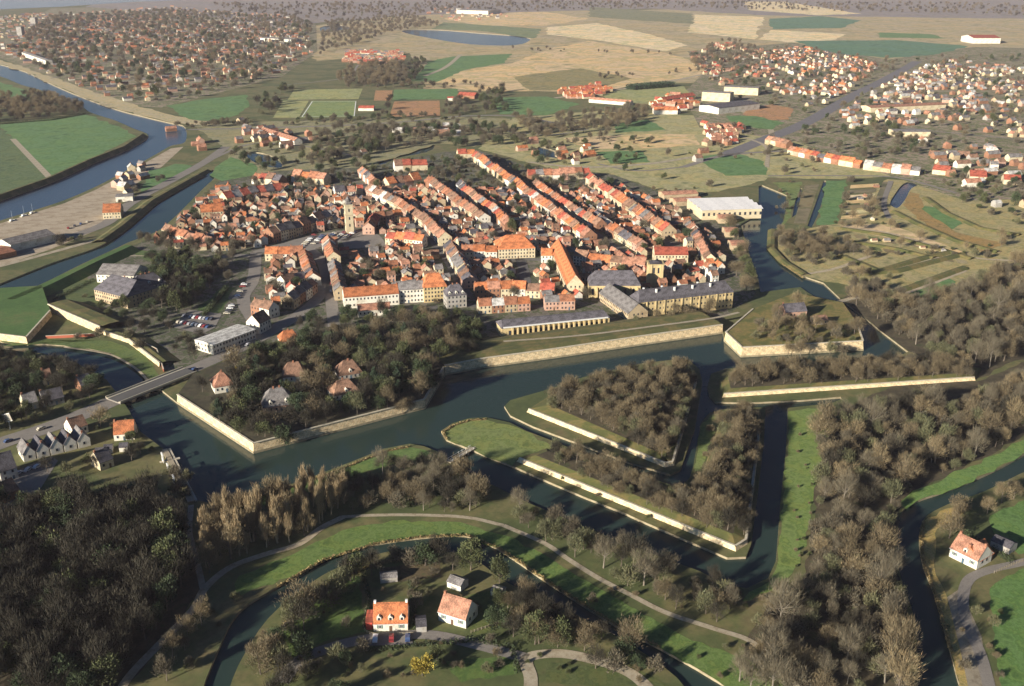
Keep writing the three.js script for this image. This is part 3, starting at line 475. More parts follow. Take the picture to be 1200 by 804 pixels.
function plantAll() {
  const dist = (t) => Math.hypot(t.x, EYE, t.z);
  const shown = planted.filter((t) => { const d = -t.z * C + EYE * S, u = Math.abs(t.x / d) * FOC, v = 402 - ((t.y - EYE) * C - t.z * S) / d * FOC; return u < 606 && v > 20 && v < 812; });
  shown.sort((a, b) => b.s * kinds[b.kind][b.v].H / dist(b) - a.s * kinds[a.kind][a.v].H / dist(a));
  const single = new Set(shown.slice(0, 300)); const rest = {};
  const protos = {}, span = {}; for (const t of planted) { const r = span[t.wood] ??= [9, 0]; r[0] = Math.min(r[0], t.s); r[1] = Math.max(r[1], t.s); }
  const hi = (t) => span[t.wood][0] + (span[t.wood][1] - span[t.wood][0]) * .7, lo = (t) => span[t.wood][0] + (span[t.wood][1] - span[t.wood][0]) * .3;
  for (const t of planted) {
    if (!single.has(t)) { ((rest[t.wood] ??= {})[t.kind + '|' + t.v] ??= []).push(t); continue; }
    const key = t.kind + t.v; let o;
    if (!protos[key]) { o = protos[key] = new THREE.Group(); const k = kinds[t.kind][t.v]; mesh('trunk', k.trunk, barkMat, o); mesh('crown', k.crown, leafMat, o); }
    else o = protos[key].clone();
    o.position.set(t.x, t.y, t.z); o.rotation.y = t.turn; o.scale.set(t.s, t.s * t.tall, t.s);
    const n = t.kind === 'poplar' ? 'poplar_tree' : t.kind === 'bush' ? 'bush' : t.kind === 'conifer' ? 'conifer_tree' : t.kind === 'green' ? 'leafy_tree' : t.kind === 'yellow' ? 'yellow_tree' : 'bare_tree';
    const sz = t.s > hi(t) ? 'large ' : t.s < lo(t) ? 'small ' : ''; top(o, n, `${sz}${words[t.kind]} ${t.wood}`, t.kind === 'bush' ? 'bush' : 'tree', `trees ${t.wood}`);
  }
  const m4 = new THREE.Matrix4(), q = new THREE.Quaternion(), Y = new THREE.Vector3(0, 1, 0);
  for (const [w, by] of Object.entries(rest)) {
    const g = new THREE.Group(); g.userData.kind = 'stuff';
    for (const [key, list] of Object.entries(by)) {
      const [k, v] = key.split('|'), im = finish(new THREE.InstancedMesh(kinds[k][v].all, leafMat, list.length)); im.name = 'tree_mass'; im.userData.kind = 'stuff';
      list.forEach((t, i) => im.setMatrixAt(i, m4.compose(new THREE.Vector3(t.x, t.y, t.z), q.setFromAxisAngle(Y, t.turn), new THREE.Vector3(t.s, t.s * t.tall, t.s)))); g.add(im);
    }
    top(g, 'woodland', `mass of winter trees ${w}`, 'woodland', null, 'stuff');
  }
}

// a clipped or wild hedge: leafy faces spread through a long low volume
function hedge(label, px, h, w, color = [.04, .055, .02], per = 26, name = 'hedge') {
  const pts = GP(px), o = thing(name, label, name.replace('_', ' '), pts[0][0], 0, pts[0][1]), tri = [], col = [];
  for (let i = 0; i + 1 < pts.length; i++) { const [ax, az] = pts[i], [bx, bz] = pts[i + 1], L = Math.hypot(bx - ax, bz - az), n = Math.floor(L * per * Math.max(1, h * w / 4));
    for (let k = 0; k < n; k++) { const t = rnd(), b = .8 + .35 * Math.sin(t * L * 1.3 + i) , x = ax + (bx - ax) * t + rr(-.5, .5) * w - pts[0][0], z = az + (bz - az) * t + rr(-.5, .5) * w - pts[0][1], y = rnd() * h * b, s = .45, c = rr(.6, 1.4); for (let q = 0; q < 3; q++) { tri.push(x + rr(-s, s), Math.max(0, y + rr(-s, s)), z + rr(-s, s)); col.push(color[0] * c, color[1] * c, color[2] * c); } } }
  mesh('foliage', colored(tri, col), leafMat, o); return o;
}

// ---------------------------------------------------------------- buildings
const wallC = { white: [.74, .70, .62], cream: [.62, .53, .37], yellow: [.56, .44, .24], brick: [.30, .15, .09], tan: [.45, .35, .23], grey: [.36, .34, .32], pink: [.50, .31, .24] };
const roofC = { orange: [.62, .21, .08], red: [.52, .12, .07], brown: [.32, .18, .115], salmon: [.56, .27, .17], slate: [.13, .12, .135], grey: [.26, .24, .23], rust: [.46, .19, .10], pale: [.62, .60, .56] };
const wallM = {}, roofM = {};
for (const k in wallC) wallM[k] = mat({ c: wallC[k] }, T.stain, 14);
for (const k in roofC) roofM[k] = [.85, 1, 1.15].map((f) => mat({ c: roofC[k].map((v) => v * f), roughness: .85 }, T.tile, 8));
const glassM = mat({ c: [.035, .04, .05], roughness: .25 }), frameM = mat({ c: [.75, .73, .68] }), doorM = [mat({ c: [.12, .07, .04] }), mat({ c: [.06, .10, .14] }), mat({ c: [.4, .38, .33] })];
const brickM = mat({ c: [.33, .15, .09] }, T.stain, 3), potM = mat({ c: [.45, .2, .1] }), metalM = mat({ c: [.5, .5, .5], roughness: .5 });
const G_win = box(.95, 1.35, .08, 0, -.675, 0), G_door = box(1, 2.1, .1, 0, 0, 0), G_chim = join([box(.75, 1.5, .75), box(.9, .18, .9, 0, 1.5, 0)]), G_dorm = (() => { const s = new THREE.Shape([[-.8, 0], [.8, 0], [.8, 1.2], [0, 1.9], [-.8, 1.2]].map((p) => new THREE.Vector2(...p))); return new THREE.ExtrudeGeometry(s, { depth: 2, bevelEnabled: false }); })();
const G_frame = join([box(1.1, .08, .12, 0, .64, 0), box(1.1, .08, .12, 0, -.72, 0), box(.08, 1.4, .12, -.51, -.7, 0), box(.08, 1.4, .12, .51, -.7, 0), box(.06, 1.3, .1, 0, -.65, 0)]), G_sill = box(1.25, .1, .25, 0, -.8, 0), G_shut = box(.5, 1.35, .07, 0, -.675, 0), shutM = mat({ c: [.10, .16, .13] });
function gableWalls(w, d, e, r) {               // walls with gable ends; ridge along x
  const pos = [], uv = [], q = (a, b, c, dd) => { for (const k of [a, b, c, a, c, dd]) pos.push(...k); const l = Math.hypot(b[0] - a[0], b[2] - a[2]), h = dd[1] - a[1]; uv.push(0, 0, l, 0, l, h, 0, 0, l, h, 0, h); };
  const X = w / 2, Z = d / 2;
  q([-X, -.3, Z], [X, -.3, Z], [X, e, Z], [-X, e, Z]); q([X, -.3, -Z], [-X, -.3, -Z], [-X, e, -Z], [X, e, -Z]); q([X, -.3, Z], [X, -.3, -Z], [X, e, -Z], [X, e, Z]); q([-X, -.3, -Z], [-X, -.3, Z], [-X, e, Z], [-X, e, -Z]);
  if (r) for (const s of [1, -1]) { pos.push(s * X, e, s * Z, s * X, e, -s * Z, s * X, e + r, 0); uv.push(0, e, d, e, d / 2, e + r); }
  return geoFrom(pos, uv);
}
function roofGeo(w, d, e, r, hip = 0, over = .35, t = .2) {   // closed shell with eaves; hip: how far the ridge is drawn in
  const X = w / 2 + (hip ? over : .12), Z = d / 2 + over, k = r / (d / 2), y0 = e - over * k + .06, yr = e + r + .06, R = Math.max(.05, X - hip - (hip ? over : 0)), pos = [], uv = [];
  const tri = (a, b, c) => { const n = new THREE.Vector3().subVectors(new THREE.Vector3(...b), new THREE.Vector3(...a)), s = Math.hypot(1, k); for (const p of [a, b, c]) { pos.push(...p); if (Math.abs(a[1] - b[1]) < .01 && Math.abs(a[2] - b[2]) < .01 || hip === 0) uv.push(p[0], (yr - p[1]) / k * s); else uv.push(p[2] + p[0], (yr - p[1]) / k * s); } };
  const A = [-X, y0, Z], B = [X, y0, Z], D = [X, y0, -Z], E = [-X, y0, -Z], P = [-R, yr, 0], Q = [R, yr, 0], up = (p) => [p[0], p[1] + t, p[2]];
  for (const f of [up, (p) => p]) { const [a, b, d2, e2, p, q] = [A, B, D, E, P, Q].map(f); tri(a, b, q); tri(a, q, p); tri(d2, e2, p); tri(d2, p, q); if (hip) { tri(b, d2, q); tri(e2, a, p); } }
  const side = (a, b) => { tri(a, b, up(b)); tri(a, up(b), up(a)); }; side(A, B); side(D, E); if (hip) { side(B, D); side(E, A); } else { side(B, Q); side(Q, D); side(E, P); side(P, A); }
  return geoFrom(pos, uv);
}
const towards = (o, n) => { const v = new THREE.Vector3(...n).applyAxisAngle(new THREE.Vector3(0, 1, 0), o.rotation.y); return v.x * -o.position.x + v.z * -o.position.z > 0; };
function windows(o, w, d, e, opt = {}) {        // panes on the sides that look towards the viewer's quarter
  const storeys = opt.storeys ?? Math.max(1, Math.round((e - .4) / 2.8)), sh = e / storeys, sx = opt.gap ?? 2.3, m = opt.pane ?? glassM;
  for (const s of [1, -1]) if (opt.both || towards(o, [0, 0, s])) { const n = Math.max(1, Math.floor((w - .8) / sx)); for (let j = 0; j < storeys; j++) for (let i = 0; i < n; i++) {
    const x = (i - (n - 1) / 2) * (w - .6) / n, y = sh * j + sh * .55; if (j === 0 && i === Math.floor(n / 2) && !opt.noDoor) { const dr = mesh('door', G_door, pick(doorM), o); dr.position.set(x, .02, s * (d / 2 + .02)); continue; }
    const g = mesh('window', G_win, m, o); g.position.set(x, y, s * (d / 2 + .02)); if (opt.fine) { mesh('frame', G_frame, frameM, g); mesh('sill', G_sill, M.coping, g).position.z = s * .08; for (const k of [-1, 1]) { const sh2 = mesh('shutter', G_shut, shutM, g); sh2.position.set(k * .78, 0, s * .02); } } if (opt.ws) g.scale.set(opt.ws, opt.hs ?? 1, 1); } }
  if (opt.gable !== false) for (const s of [1, -1]) if (towards(o, [s, 0, 0])) { const n = Math.max(1, Math.floor(d / 4)); for (let j = 0; j < storeys; j++) for (let i = 0; i < n; i++) { const g = mesh('window', G_win, m, o); g.rotation.y = Math.PI / 2; g.position.set(s * (w / 2 + .02), sh * j + sh * .55, (i - (n - 1) / 2) * 3); } }
}
function house(name, label, cat, x, z, turn, o, group, y = 0) {
  const { w, d, e, r, wall = 'cream', roof = 'orange', hip = 0, chim = 1, win = true } = o;
  const h = thing(name, label, cat, x, y, z, turn, group);
  const rm = roofM[roof][o.tone ?? Math.floor(rnd() * 3)];
  mesh('wall', gableWalls(w, d, e, hip ? 0 : r), wallM[wall], h);
  const rf = mesh('roof', roofGeo(w, d, e, r, hip), rm, h);
  for (let i = 0; i < chim; i++) { const c = mesh('chimney', G_chim, o.whiteChim ? frameM : brickM, rf); c.position.set(hip ? (i - (chim - 1) / 2) * 3 : (i % 2 ? .5 : -.5) * (w - .9), e + r - .7, rr(-.4, .4)); }
  if (win) windows(h, w, d, e, o);
  if (o.dormers) for (let i = 0; i < o.dormers; i++) for (const s of [1, -1]) if (towards(h, [0, 0, s])) { const g = mesh('dormer', G_dorm, wallM.white, rf); g.position.set((i - (o.dormers - 1) / 2) * (w / o.dormers), e + r * .12, s * (d / 2 - 1.5) - (s < 0 ? 0 : 1.0) + (s < 0 ? 1 : 0) - (s < 0 ? 1.0 : 0)); const p = mesh('window', G_win, glassM, g); p.position.set(0, .65, s > 0 ? 2.02 : -.02); p.scale.set(.9, .75, 1); }
  if (o.fine) for (const s of [1, -1]) { mesh('gutter', box(w + .4, .16, .2, 0, e - .42, s * (d / 2 + .42)), metalM, h); } 
  keepOut.push([x, z, Math.hypot(w, d) * .42, turn, w / 2, d / 2]);
  return h;
}
const gapTo = (x, z, [a, b, q, turn, hw, hd]) => {           // clearance to a building: to its rectangle where known
  const dx = x - a, dz = z - b; if (hw === undefined) return Math.hypot(dx, dz) - q;
  const c = Math.cos(turn), s = Math.sin(turn), u = Math.abs(dx * c - dz * s) - hw, v = Math.abs(dx * s + dz * c) - hd; return u > 0 && v > 0 ? Math.hypot(u, v) : Math.max(u, v);
};
const free = (x, z, r) => !keepOut.some((k) => Math.abs(k[0] - x) < 90 && Math.abs(k[1] - z) < 90 && gapTo(x, z, k) < r);
const clear = (x, z, r) => !ways.some(([p, w]) => segDist(x, z, p) < w + r);
const px2 = (a, b, h = 0) => { const p = G(a, b, h); return [p.x, p.z]; };

// a big building given by the pixels of its base: front corners a, b, then depth in metres away from the viewer
function frontage(a, b, d, h = 0) { const [ax, az] = px2(...a, h), [bx, bz] = px2(...b, h), w = Math.hypot(bx - ax, bz - az), turn = -Math.atan2(bz - az, bx - ax); const nx = (bz - az) / w, nz = -(bx - ax) / w; return { x: (ax + bx) / 2 + nx * d / 2, z: (az + bz) / 2 + nz * d / 2, w, turn }; }
function bigHouse(name, label, cat, a, b, d, o, h = 0, group) { const f = frontage(a, b, d, h); return house(name, label, cat, f.x, f.z, f.turn, { w: f.w, d, ...o }, group, h); }

// --- landmarks of the town
const barracks = bigHouse('barracks', 'long three storey yellow barracks with slate roof and hipped end', 'barracks', [748, 374], [858, 361], 14, { e: 11.5, r: 6, wall: 'yellow', roof: 'slate', tone: 1, hip: 3, chim: 0, storeys: 3, gap: 2.7, noDoor: true, hs: 1.25 });
{ for (let i = 0; i < 9; i++) { const c = mesh('chimney', G_chim, frameM, barracks.children[1]); c.position.set(-27 + i * 6.6, 15.2, (i % 2 ? 2.6 : -2.6)); c.scale.set(1.3, 1.5, 1.3); } for (let i = 0; i < 10; i++) { const p = mesh('pilaster', box(.8, 11.3, .5), wallM.yellow, barracks); p.position.set(-29 + i * 6.4, 0, 7.26); } }
const church = bigHouse('church', 'town church with long purple slate nave and yellow walls', 'church', [690, 349], [750, 349], 18, { e: 9, r: 8, wall: 'yellow', roof: 'slate', tone: 2, hip: 5, chim: 0, win: false });
for (let i = 0; i < 6; i++) { const w = church.userData.w ?? 36; const x = -15 + i * 5.6; const g = mesh('window', join([box(1.6, 4, .12), (() => { const c = new THREE.CylinderGeometry(.8, .8, .12, 12, 1, false, 0, Math.PI); c.rotateX(Math.PI / 2); c.rotateZ(Math.PI / 2); c.translate(0, 4, 0); return c; })()]), glassM, church); g.position.set(x, 2, 9.04); const bt = mesh('buttress', join([box(.9, 6.5, 1.6), box(.9, 1, 1, 0, 6.5, -.3)]), wallM.yellow, church); bt.position.set(x + 2.8, 0, 9.75); }
{ // yellow tower beside the church
  const p = px2(768, 336); const t = thing('church_tower', 'square yellow stump of a church tower with flat roof', 'tower', p[0], 0, p[1] - 5, 0);
  mesh('wall', join([box(11, 16, 10), box(11.8, .6, 10.8, 0, 16, 0), box(2, 16.5, 1, -4, 0, 5.2), box(2, 16.5, 1, 4, 0, 5.2)]), wallM.yellow, t); mesh('roof', new THREE.ConeGeometry(6.4, 2, 4).rotateY(Math.PI / 4).translate(0, 17.6, 0), roofM.slate[1], t);
  for (const x of [-1.6, 1.6]) { const g = mesh('window', box(1.2, 4, .12), glassM, t); g.position.set(x, 10, 5.05); } keepOut.push([p[0], p[1] - 5, 7]);
}
{ // pale belfry on the square
  const p = px2(409, 274); const t = thing('belfry', 'tall pale square belfry tower by the market square', 'tower', p[0], 0, p[1] - 4, .3);
  mesh('shaft', join([box(6.5, 24, 6.5), box(7.3, .7, 7.3, 0, 16, 0), box(7.4, .8, 7.4, 0, 24, 0)]), wallM.cream, t); mesh('lantern', join([box(3.6, 3, 3.6, 0, 24.8, 0), new THREE.ConeGeometry(3, 4.5, 8).translate(0, 30, 0)]), roofM.grey[1], t);
  for (const y of [6, 12, 19]) { const g = mesh('window', box(1.1, 2.4, .12), glassM, t); g.position.set(0, y, 3.3); const g2 = mesh('window', box(.12, 2.4, 1.1), glassM, t); g2.position.set(-3.3, y, 0); } keepOut.push([p[0], p[1] - 4, 5]);
}
bigHouse('grey_hall', 'large grey steep roofed hall beside the church', 'hall', [702, 352], [736, 377], 14, { e: 5.5, r: 6, wall: 'tan', roof: 'grey', tone: 0, chim: 0 });
{ // arcaded long range below the town
  const o = bigHouse('arcade_building', 'long low slate roofed range with a row of yellow arches', 'barracks', [588, 396], [714, 383], 13, { e: 6.2, r: 3.2, wall: 'yellow', roof: 'slate', tone: 2, hip: 2, chim: 0, win: false });
  const n = 19, w = 64; for (let i = 0; i < n; i++) { const x = (i - (n - 1) / 2) * (w / n); const g = mesh('arch', box(1.7, 4.2, .14), glassM, o); g.position.set(x, 0, 6.55); const b = mesh('pier', join([box(.9, 5.6, 1), box(1.1, .4, 1.2, 0, 5.6, 0)]), wallM.yellow, o); b.position.set(x + w / n / 2, 0, 7); }
  const k = mesh('cornice', box(w + 5, .5, 1.2, 0, 6.3, 6.6), frameM, o);
}
{ // modern white shed at the pool
  const f = frontage([826, 258], [888, 256], 46); const o = thing('white_hall', 'big white ribbed roof hall beside the blue pool', 'hall', f.x, 0, f.z, f.turn);
  mesh('wall', box(f.w + 6, 9, 46), wallM.cream, o); const wh = mat({ c: [.72, .70, .70], roughness: .6 }, T.grey, 20);
  for (let i = 0; i < 4; i++) { const s = mesh('roof', roofGeo(f.w + 8, 11.6, 9, 1.6, 0, .2), wh, o); s.position.z = -17.3 + i * 11.6; } for (let i = 0; i < 12; i++) { const g = mesh('window', G_win, glassM, o); g.position.set(-26 + i * 4.8, 5, 23.03); g.scale.set(2, 2, 1); } keepOut.push([f.x, f.z, 38]);
}
for (let i = 0; i < 5; i++) bigHouse('long_shed', 'long flat tan shed in the ladder beside the rampart walk', 'shed', [[778, 234], [792, 242], [842, 262], [850, 278], [857, 294]][i], [[818, 232], [824, 240], [860, 262], [866, 278], [874, 294]][i], 16, { e: 4.5, r: 1.6, wall: 'tan', roof: 'salmon', tone: 2, chim: 0, win: false }, 0, 'sheds beside the rampart walk');
// front terrace above the bastion
bigHouse('terrace_building', 'long white terrace building with orange roof above the bastion', 'building', [404, 362], [468, 357], 14, { e: 8, r: 4.5, wall: 'white', roof: 'orange', chim: 2, storeys: 2 });
bigHouse('terrace_building', 'low white annex with salmon roof below the long terrace', 'building', [420, 372], [458, 369], 9, { e: 4.5, r: 3, wall: 'white', roof: 'salmon', chim: 0, storeys: 1 });
bigHouse('terrace_building', 'white three storey range with rows of dark windows and grey roof', 'building', [461, 356], [497, 354], 13, { e: 9.5, r: 4, wall: 'white', roof: 'grey', chim: 2, storeys: 3, gap: 2.2 });
bigHouse('hotel', 'tall yellow building with big orange roof in the front terrace', 'building', [497, 355], [524, 353], 15, { e: 11, r: 7.5, wall: 'yellow', roof: 'orange', tone: 2, hip: 4, chim: 2, storeys: 4, gap: 2 });
bigHouse('mansard_house', 'grey house with bluish slate roof next to the yellow hotel', 'house', [524, 362], [547, 360], 12, { e: 9, r: 6, wall: 'grey', roof: 'slate', tone: 2, hip: 4, chim: 2, storeys: 3, dormers: 3 });
bigHouse('orange_hall', 'big square orange tiled roof in the middle of town', 'building', [584, 304], [627, 302], 24, { e: 8, r: 8, wall: 'cream', roof: 'orange', tone: 2, hip: 8, chim: 2 });
bigHouse('red_house', 'red roofed white house beside the dark yard', 'house', [767, 309], [806, 309], 14, { e: 7, r: 4.5, wall: 'cream', roof: 'red', chim: 2 });
bigHouse('steep_house', 'steep orange roofed long house near the church', 'house', [645, 300], [664, 345], 12, { e: 7, r: 7, wall: 'cream', roof: 'orange', tone: 2, chim: 1 });
// old arsenal quarter
bigHouse('arsenal', 'slate roofed arsenal wing with white columns', 'building', [114, 331], [158, 333], 22, { e: 6, r: 5, wall: 'white', roof: 'grey', chim: 0, gap: 3, hs: 2 });
bigHouse('arsenal', 'tall arsenal block with big hipped slate roof', 'building', [112, 352], [150, 362], 26, { e: 8, r: 8, wall: 'tan', roof: 'slate', tone: 2, hip: 4, chim: 1 });
bigHouse('arsenal', 'dark slate mansion beside the park trees', 'building', [160, 352], [196, 345], 16, { e: 9, r: 6, wall: 'grey', roof: 'slate', hip: 5, chim: 3, dormers: 3 });
bigHouse('modern_building', 'white flat roofed modern building beside the bridge road', 'building', [250, 416], [300, 397], 16, { e: 6, r: .8, wall: 'white', roof: 'pale', tone: 2, chim: 0 });
bigHouse('modern_building', 'white gabled house by the modern building', 'house', [305, 392], [318, 385], 10, { e: 7, r: 5, wall: 'white', roof: 'brown', chim: 1 });
// villas on the bastion (4 m up)
const villa = (label, a, b, d, o) => { const v = bigHouse('villa', label, 'villa', a, b, d, o, 4); for (const k of [8, 15]) keepOut.push([v.position.x, v.position.z + k, 6.5]); return v; };
villa('grey hip roofed villa with white dormer among the dark trees', [309, 486], [346, 481], 14, { e: 4, r: 7, wall: 'pink', roof: 'grey', tone: 0, hip: 5, chim: 2, dormers: 2 });
villa('brown roofed villa with white eaves behind the dormered one', [332, 449], [358, 447], 12, { e: 3.5, r: 6, wall: 'white', roof: 'brown', hip: 3, chim: 1 });
villa('square pink brown roofed villa by the bridge road', [252, 462], [275, 458], 11, { e: 4, r: 6, wall: 'white', roof: 'salmon', hip: 4.5, chim: 1 });
villa('wide brown villa behind the yellow bush', [398, 446], [425, 442], 12, { e: 3, r: 6, wall: 'grey', roof: 'brown', hip: 4, chim: 1, dormers: 1 });
villa('brown villa with pale dormer near the long wall', [392, 470], [422, 464], 12, { e: 3, r: 5.5, wall: 'white', roof: 'brown', hip: 4, chim: 1, dormers: 1 });
bigHouse('villa', 'orange and white villa at the street end', 'villa', [330, 412], [352, 409], 11, { e: 6, r: 5, wall: 'white', roof: 'orange', hip: 3, chim: 1 });
bigHouse('villa', 'low house on the east bastion with slate roof and pink wall', 'house', [920, 374], [945, 372], 10, { e: 4.5, r: 4, wall: 'pink', roof: 'slate', tone: 2, chim: 1 }, 5);
bigHouse('villa', 'small hut beside the slate roofed bastion house', 'house', [955, 381], [970, 380], 7, { e: 3, r: 2, wall: 'tan', roof: 'brown', chim: 0 }, 5);
// foreground cottages
{
  const a = bigHouse('cottage', 'cottage with bright orange tiled roof, white front and three dormers', 'house', [438, 740], [478, 739], 9, { e: 3.4, r: 5.2, wall: 'white', roof: 'orange', tone: 1, chim: 2, whiteChim: true, storeys: 1, gap: 3, dormers: 3, fine: true });
  const s = mesh('red_gable', gableWalls(2.2, 7, 3, 0), mat({ c: [.5, .07, .05] }, T.stain, 6), a); s.position.set(-7.6, 0, 0); mesh('lean_roof', box(2.6, .2, 7.4, -7.6, 3, 0), roofM.red[1], a);
  bigHouse('cottage', 'cottage with brown pink roof and white front, beside the orange one', 'house', [514, 727], [546, 737], 9, { e: 4, r: 4.8, wall: 'white', roof: 'salmon', tone: 0, chim: 1, storeys: 1, gap: 3, fine: true });
  bigHouse('garden_shed', 'white walled shed behind the brown roofed cottage', 'shed', [524, 688], [540, 694], 5, { e: 2.6, r: 1.4, wall: 'white', roof: 'grey', chim: 0, win: false });
  bigHouse('garden_shed', 'small white shed near the brook', 'shed', [575, 698], [586, 702], 4, { e: 2.4, r: .8, wall: 'white', roof: 'grey', tone: 2, chim: 0, win: false });
  bigHouse('garden_shed', 'long low grey shed at the end of the vegetable garden', 'shed', [446, 684], [466, 682], 4, { e: 2.2, r: .8, wall: 'grey', roof: 'grey', chim: 0, win: false });
  bigHouse('garden_shed', 'small grey garage between the two cottages', 'shed', [488, 742], [500, 741], 6, { e: 2.6, r: 1, wall: 'grey', roof: 'slate', chim: 0, win: false });
  field('vegetable_garden', [[445, 666], [515, 658], [517, 676], [470, 682], [446, 684]], mat({ c: [1.5, 1.4, 1.3] }, T.litter, 12), 'bare brown vegetable garden behind the orange cottage', .07, 'garden');
  bigHouse('farmhouse', 'lone house with orange roof and white front by the curved canal', 'house', [1112, 652], [1144, 668], 10, { e: 4.2, r: 4.6, wall: 'white', roof: 'salmon', tone: 0, chim: 2, dormers: 1, gap: 3, fine: true });
  bigHouse('farmhouse', 'orange roofed wing joined to the lone canal house', 'house', [1146, 666], [1163, 656], 9, { e: 3.2, r: 4, wall: 'brick', roof: 'orange', tone: 1, chim: 1 });
  bigHouse('garden_shed', 'long dark shed behind the lone canal house', 'shed', [1160, 640], [1182, 650], 6, { e: 2.8, r: 1.4, wall: 'grey', roof: 'slate', tone: 0, chim: 0, win: false });
}
// houses by the bridge road, in the shade
bigHouse('house', 'small orange roofed white house beside the bridge', 'house', [134, 517], [158, 515], 9, { e: 3.6, r: 5, wall: 'white', roof: 'orange', tone: 0, chim: 1 });
for (let i = 0; i < 5; i++) { const f = frontage([28 + i * 16, 542 - i * 4], [43 + i * 16, 538 - i * 4], 11); house('grey_terrace_house', 'grey roofed house with white front gable in the short terrace', 'house', f.x, f.z, f.turn + Math.PI / 2, { w: 11, d: f.w - .3, e: 4, r: 3.6, wall: 'white', roof: i % 2 ? 'slate' : 'grey', tone: i % 3, chim: 1 }, 'grey houses in the short terrace'); }
bigHouse('house', 'grey roofed white house with steep gable, beside the grey terrace', 'house', [2, 566], [22, 560], 12, { e: 5.5, r: 6, wall: 'white', roof: 'slate', chim: 1 });
bigHouse('house', 'dark bluish roofed house among bushes by the pool', 'house', [52, 478], [76, 472], 9, { e: 3.6, r: 4, wall: 'grey', roof: 'slate', chim: 1 });
bigHouse('house', 'cream house in the trees below the curved pool', 'house', [52, 452], [62, 450], 8, { e: 4.5, r: 3.6, wall: 'cream', roof: 'brown', chim: 1 });
for (const [x, y] of [[122, 532], [140, 530], [112, 536]]) bigHouse('garden_shed', 'small white lock keeper hut beside the orange house', 'shed', [x, y], [x + 10, y - 1], 5, { e: 2.4, r: 1.2, wall: 'white', roof: 'slate', chim: 0, win: false }, 0, 'huts by the lock');
// quay
bigHouse('warehouse', 'grey warehouse with curved pale roof on the quay', 'warehouse', [14, 296], [66, 283], 22, { e: 6, r: 3, wall: 'white', roof: 'grey', tone: 1, chim: 0, win: false });
bigHouse('warehouse', 'orange roofed quay house', 'house', [121, 257], [142, 256], 18, { e: 6, r: 6, wall: 'cream', roof: 'orange', chim: 1 });
bigHouse('warehouse', 'white flat quay shed beside the orange roofed house', 'shed', [136, 237], [156, 236], 14, { e: 5, r: .8, wall: 'white', roof: 'grey', tone: 2, chim: 0, win: false });
bigHouse('warehouse', 'red brown shed at the end of the quay', 'shed', [-16, 308], [20, 300], 26, { e: 4, r: 1.5, wall: 'brick', roof: 'rust', chim: 0, win: false });

// ---------------------------------------------------------------- rows of terraced houses
const warm = ['orange', 'orange', 'red', 'rust', 'salmon', 'salmon', 'brown', 'brown', 'rust', 'grey', 'slate'], pale = ['cream', 'white', 'cream', 'tan', 'brick', 'pink', 'white'];
function terrace(where, pts, d, mix = warm, e0 = 5.6, e1 = 7.2, gapy = 0) {
  for (let i = 0; i + 1 < pts.length; i++) {
    const [ax, az] = px2(...pts[i]), [bx, bz] = px2(...pts[i + 1]), L = Math.hypot(bx - ax, bz - az), n = Math.max(1, Math.round(L / 9.5)), turn = -Math.atan2(bz - az, bx - ax), big = -az < 1000;
    for (let k = 0; k < n; k++) {
      const t = (k + .5) / n, x = ax + (bx - ax) * t, z = az + (bz - az) * t; if (rnd() < gapy || !free(x, z, 2)) continue;
      const roof = rnd() < .22 ? pick(['brown', 'grey', 'slate', 'rust', 'salmon', 'brown', 'pale']) : pick(mix), wall = pick(pale), e = rr(e0, e1) + rr(-.6, .6), o = { w: L / n - .04, d: d + rr(-.7, .7), e, r: d * rr(.34, .46), wall, roof, chim: rnd() < .8 ? 1 : 2, win: big, gable: k === 0 || k === n - 1, both: false };
      house(where.includes('row by') || where.includes('row beside') ? 'row_house' : 'terraced_house', `${roof} roofed ${wall} walled terraced house ${where}`, 'house', x, z, turn, o, `terraced houses ${where}`);
    }
  }
}
const L1 = 'along the longest street';
terrace(L1, [[536, 187], [556, 186]], 11, ['salmon', 'red', 'orange']);
terrace(L1, [[558, 188], [600, 217], [632, 241], [664, 264], [692, 285]], 11, ['salmon', 'orange', 'orange', 'red', 'rust', 'brown']);
terrace('facing the longest street', [[628, 222], [655, 241], [683, 259], [705, 272]], 10, ['salmon', 'brown', 'rust', 'red', 'orange']);
terrace('with white fronts below the far street', [[690, 256], [720, 276], [752, 295]], 10, ['orange', 'rust', 'slate', 'brown']);
terrace('in the second long row', [[503, 217], [530, 236], [568, 264]], 11, ['brown', 'salmon', 'brown', 'rust']);
terrace('across from the second long row', [[540, 223], [562, 241], [582, 254], [598, 272]], 10, ['red', 'orange', 'salmon', 'rust']);
terrace('along the dark central street', [[434, 228], [455, 238], [478, 251], [502, 266], [522, 288]], 11, ['brown', 'brown', 'salmon', 'grey', 'rust']);
terrace('by the front end of the dark street', [[528, 296], [552, 338]], 11, ['slate', 'grey', 'brown']);
terrace('at the back of the town', [[618, 211], [655, 210], [690, 208]], 12, ['salmon', 'red', 'salmon', 'rust']);
terrace('in the short red row', [[692, 216], [718, 233]], 11, ['red', 'salmon', 'red']);
terrace('in the white terrace with red roofs', [[722, 236], [752, 258], [784, 280]], 13, ['red', 'rust', 'brown', 'orange']);
terrace('in the narrow salmon row by the rampart', [[806, 267], [818, 286], [832, 311]], 9, ['salmon', 'salmon', 'brown']);
terrace('on the cross street', [[541, 303], [582, 302]], 10, ['orange', 'rust', 'orange']);
terrace('before the church', [[634, 306], [660, 306], [690, 311], [757, 318]], 10, ['salmon', 'orange', 'rust', 'brown']);
terrace('in the court behind the hotel', [[455, 285], [498, 290]], 10, ['orange', 'red', 'brown']);
terrace('behind the hotel', [[556, 348], [600, 346], [650, 348]], 10, ['orange', 'orange', 'red', 'salmon', 'brown']);
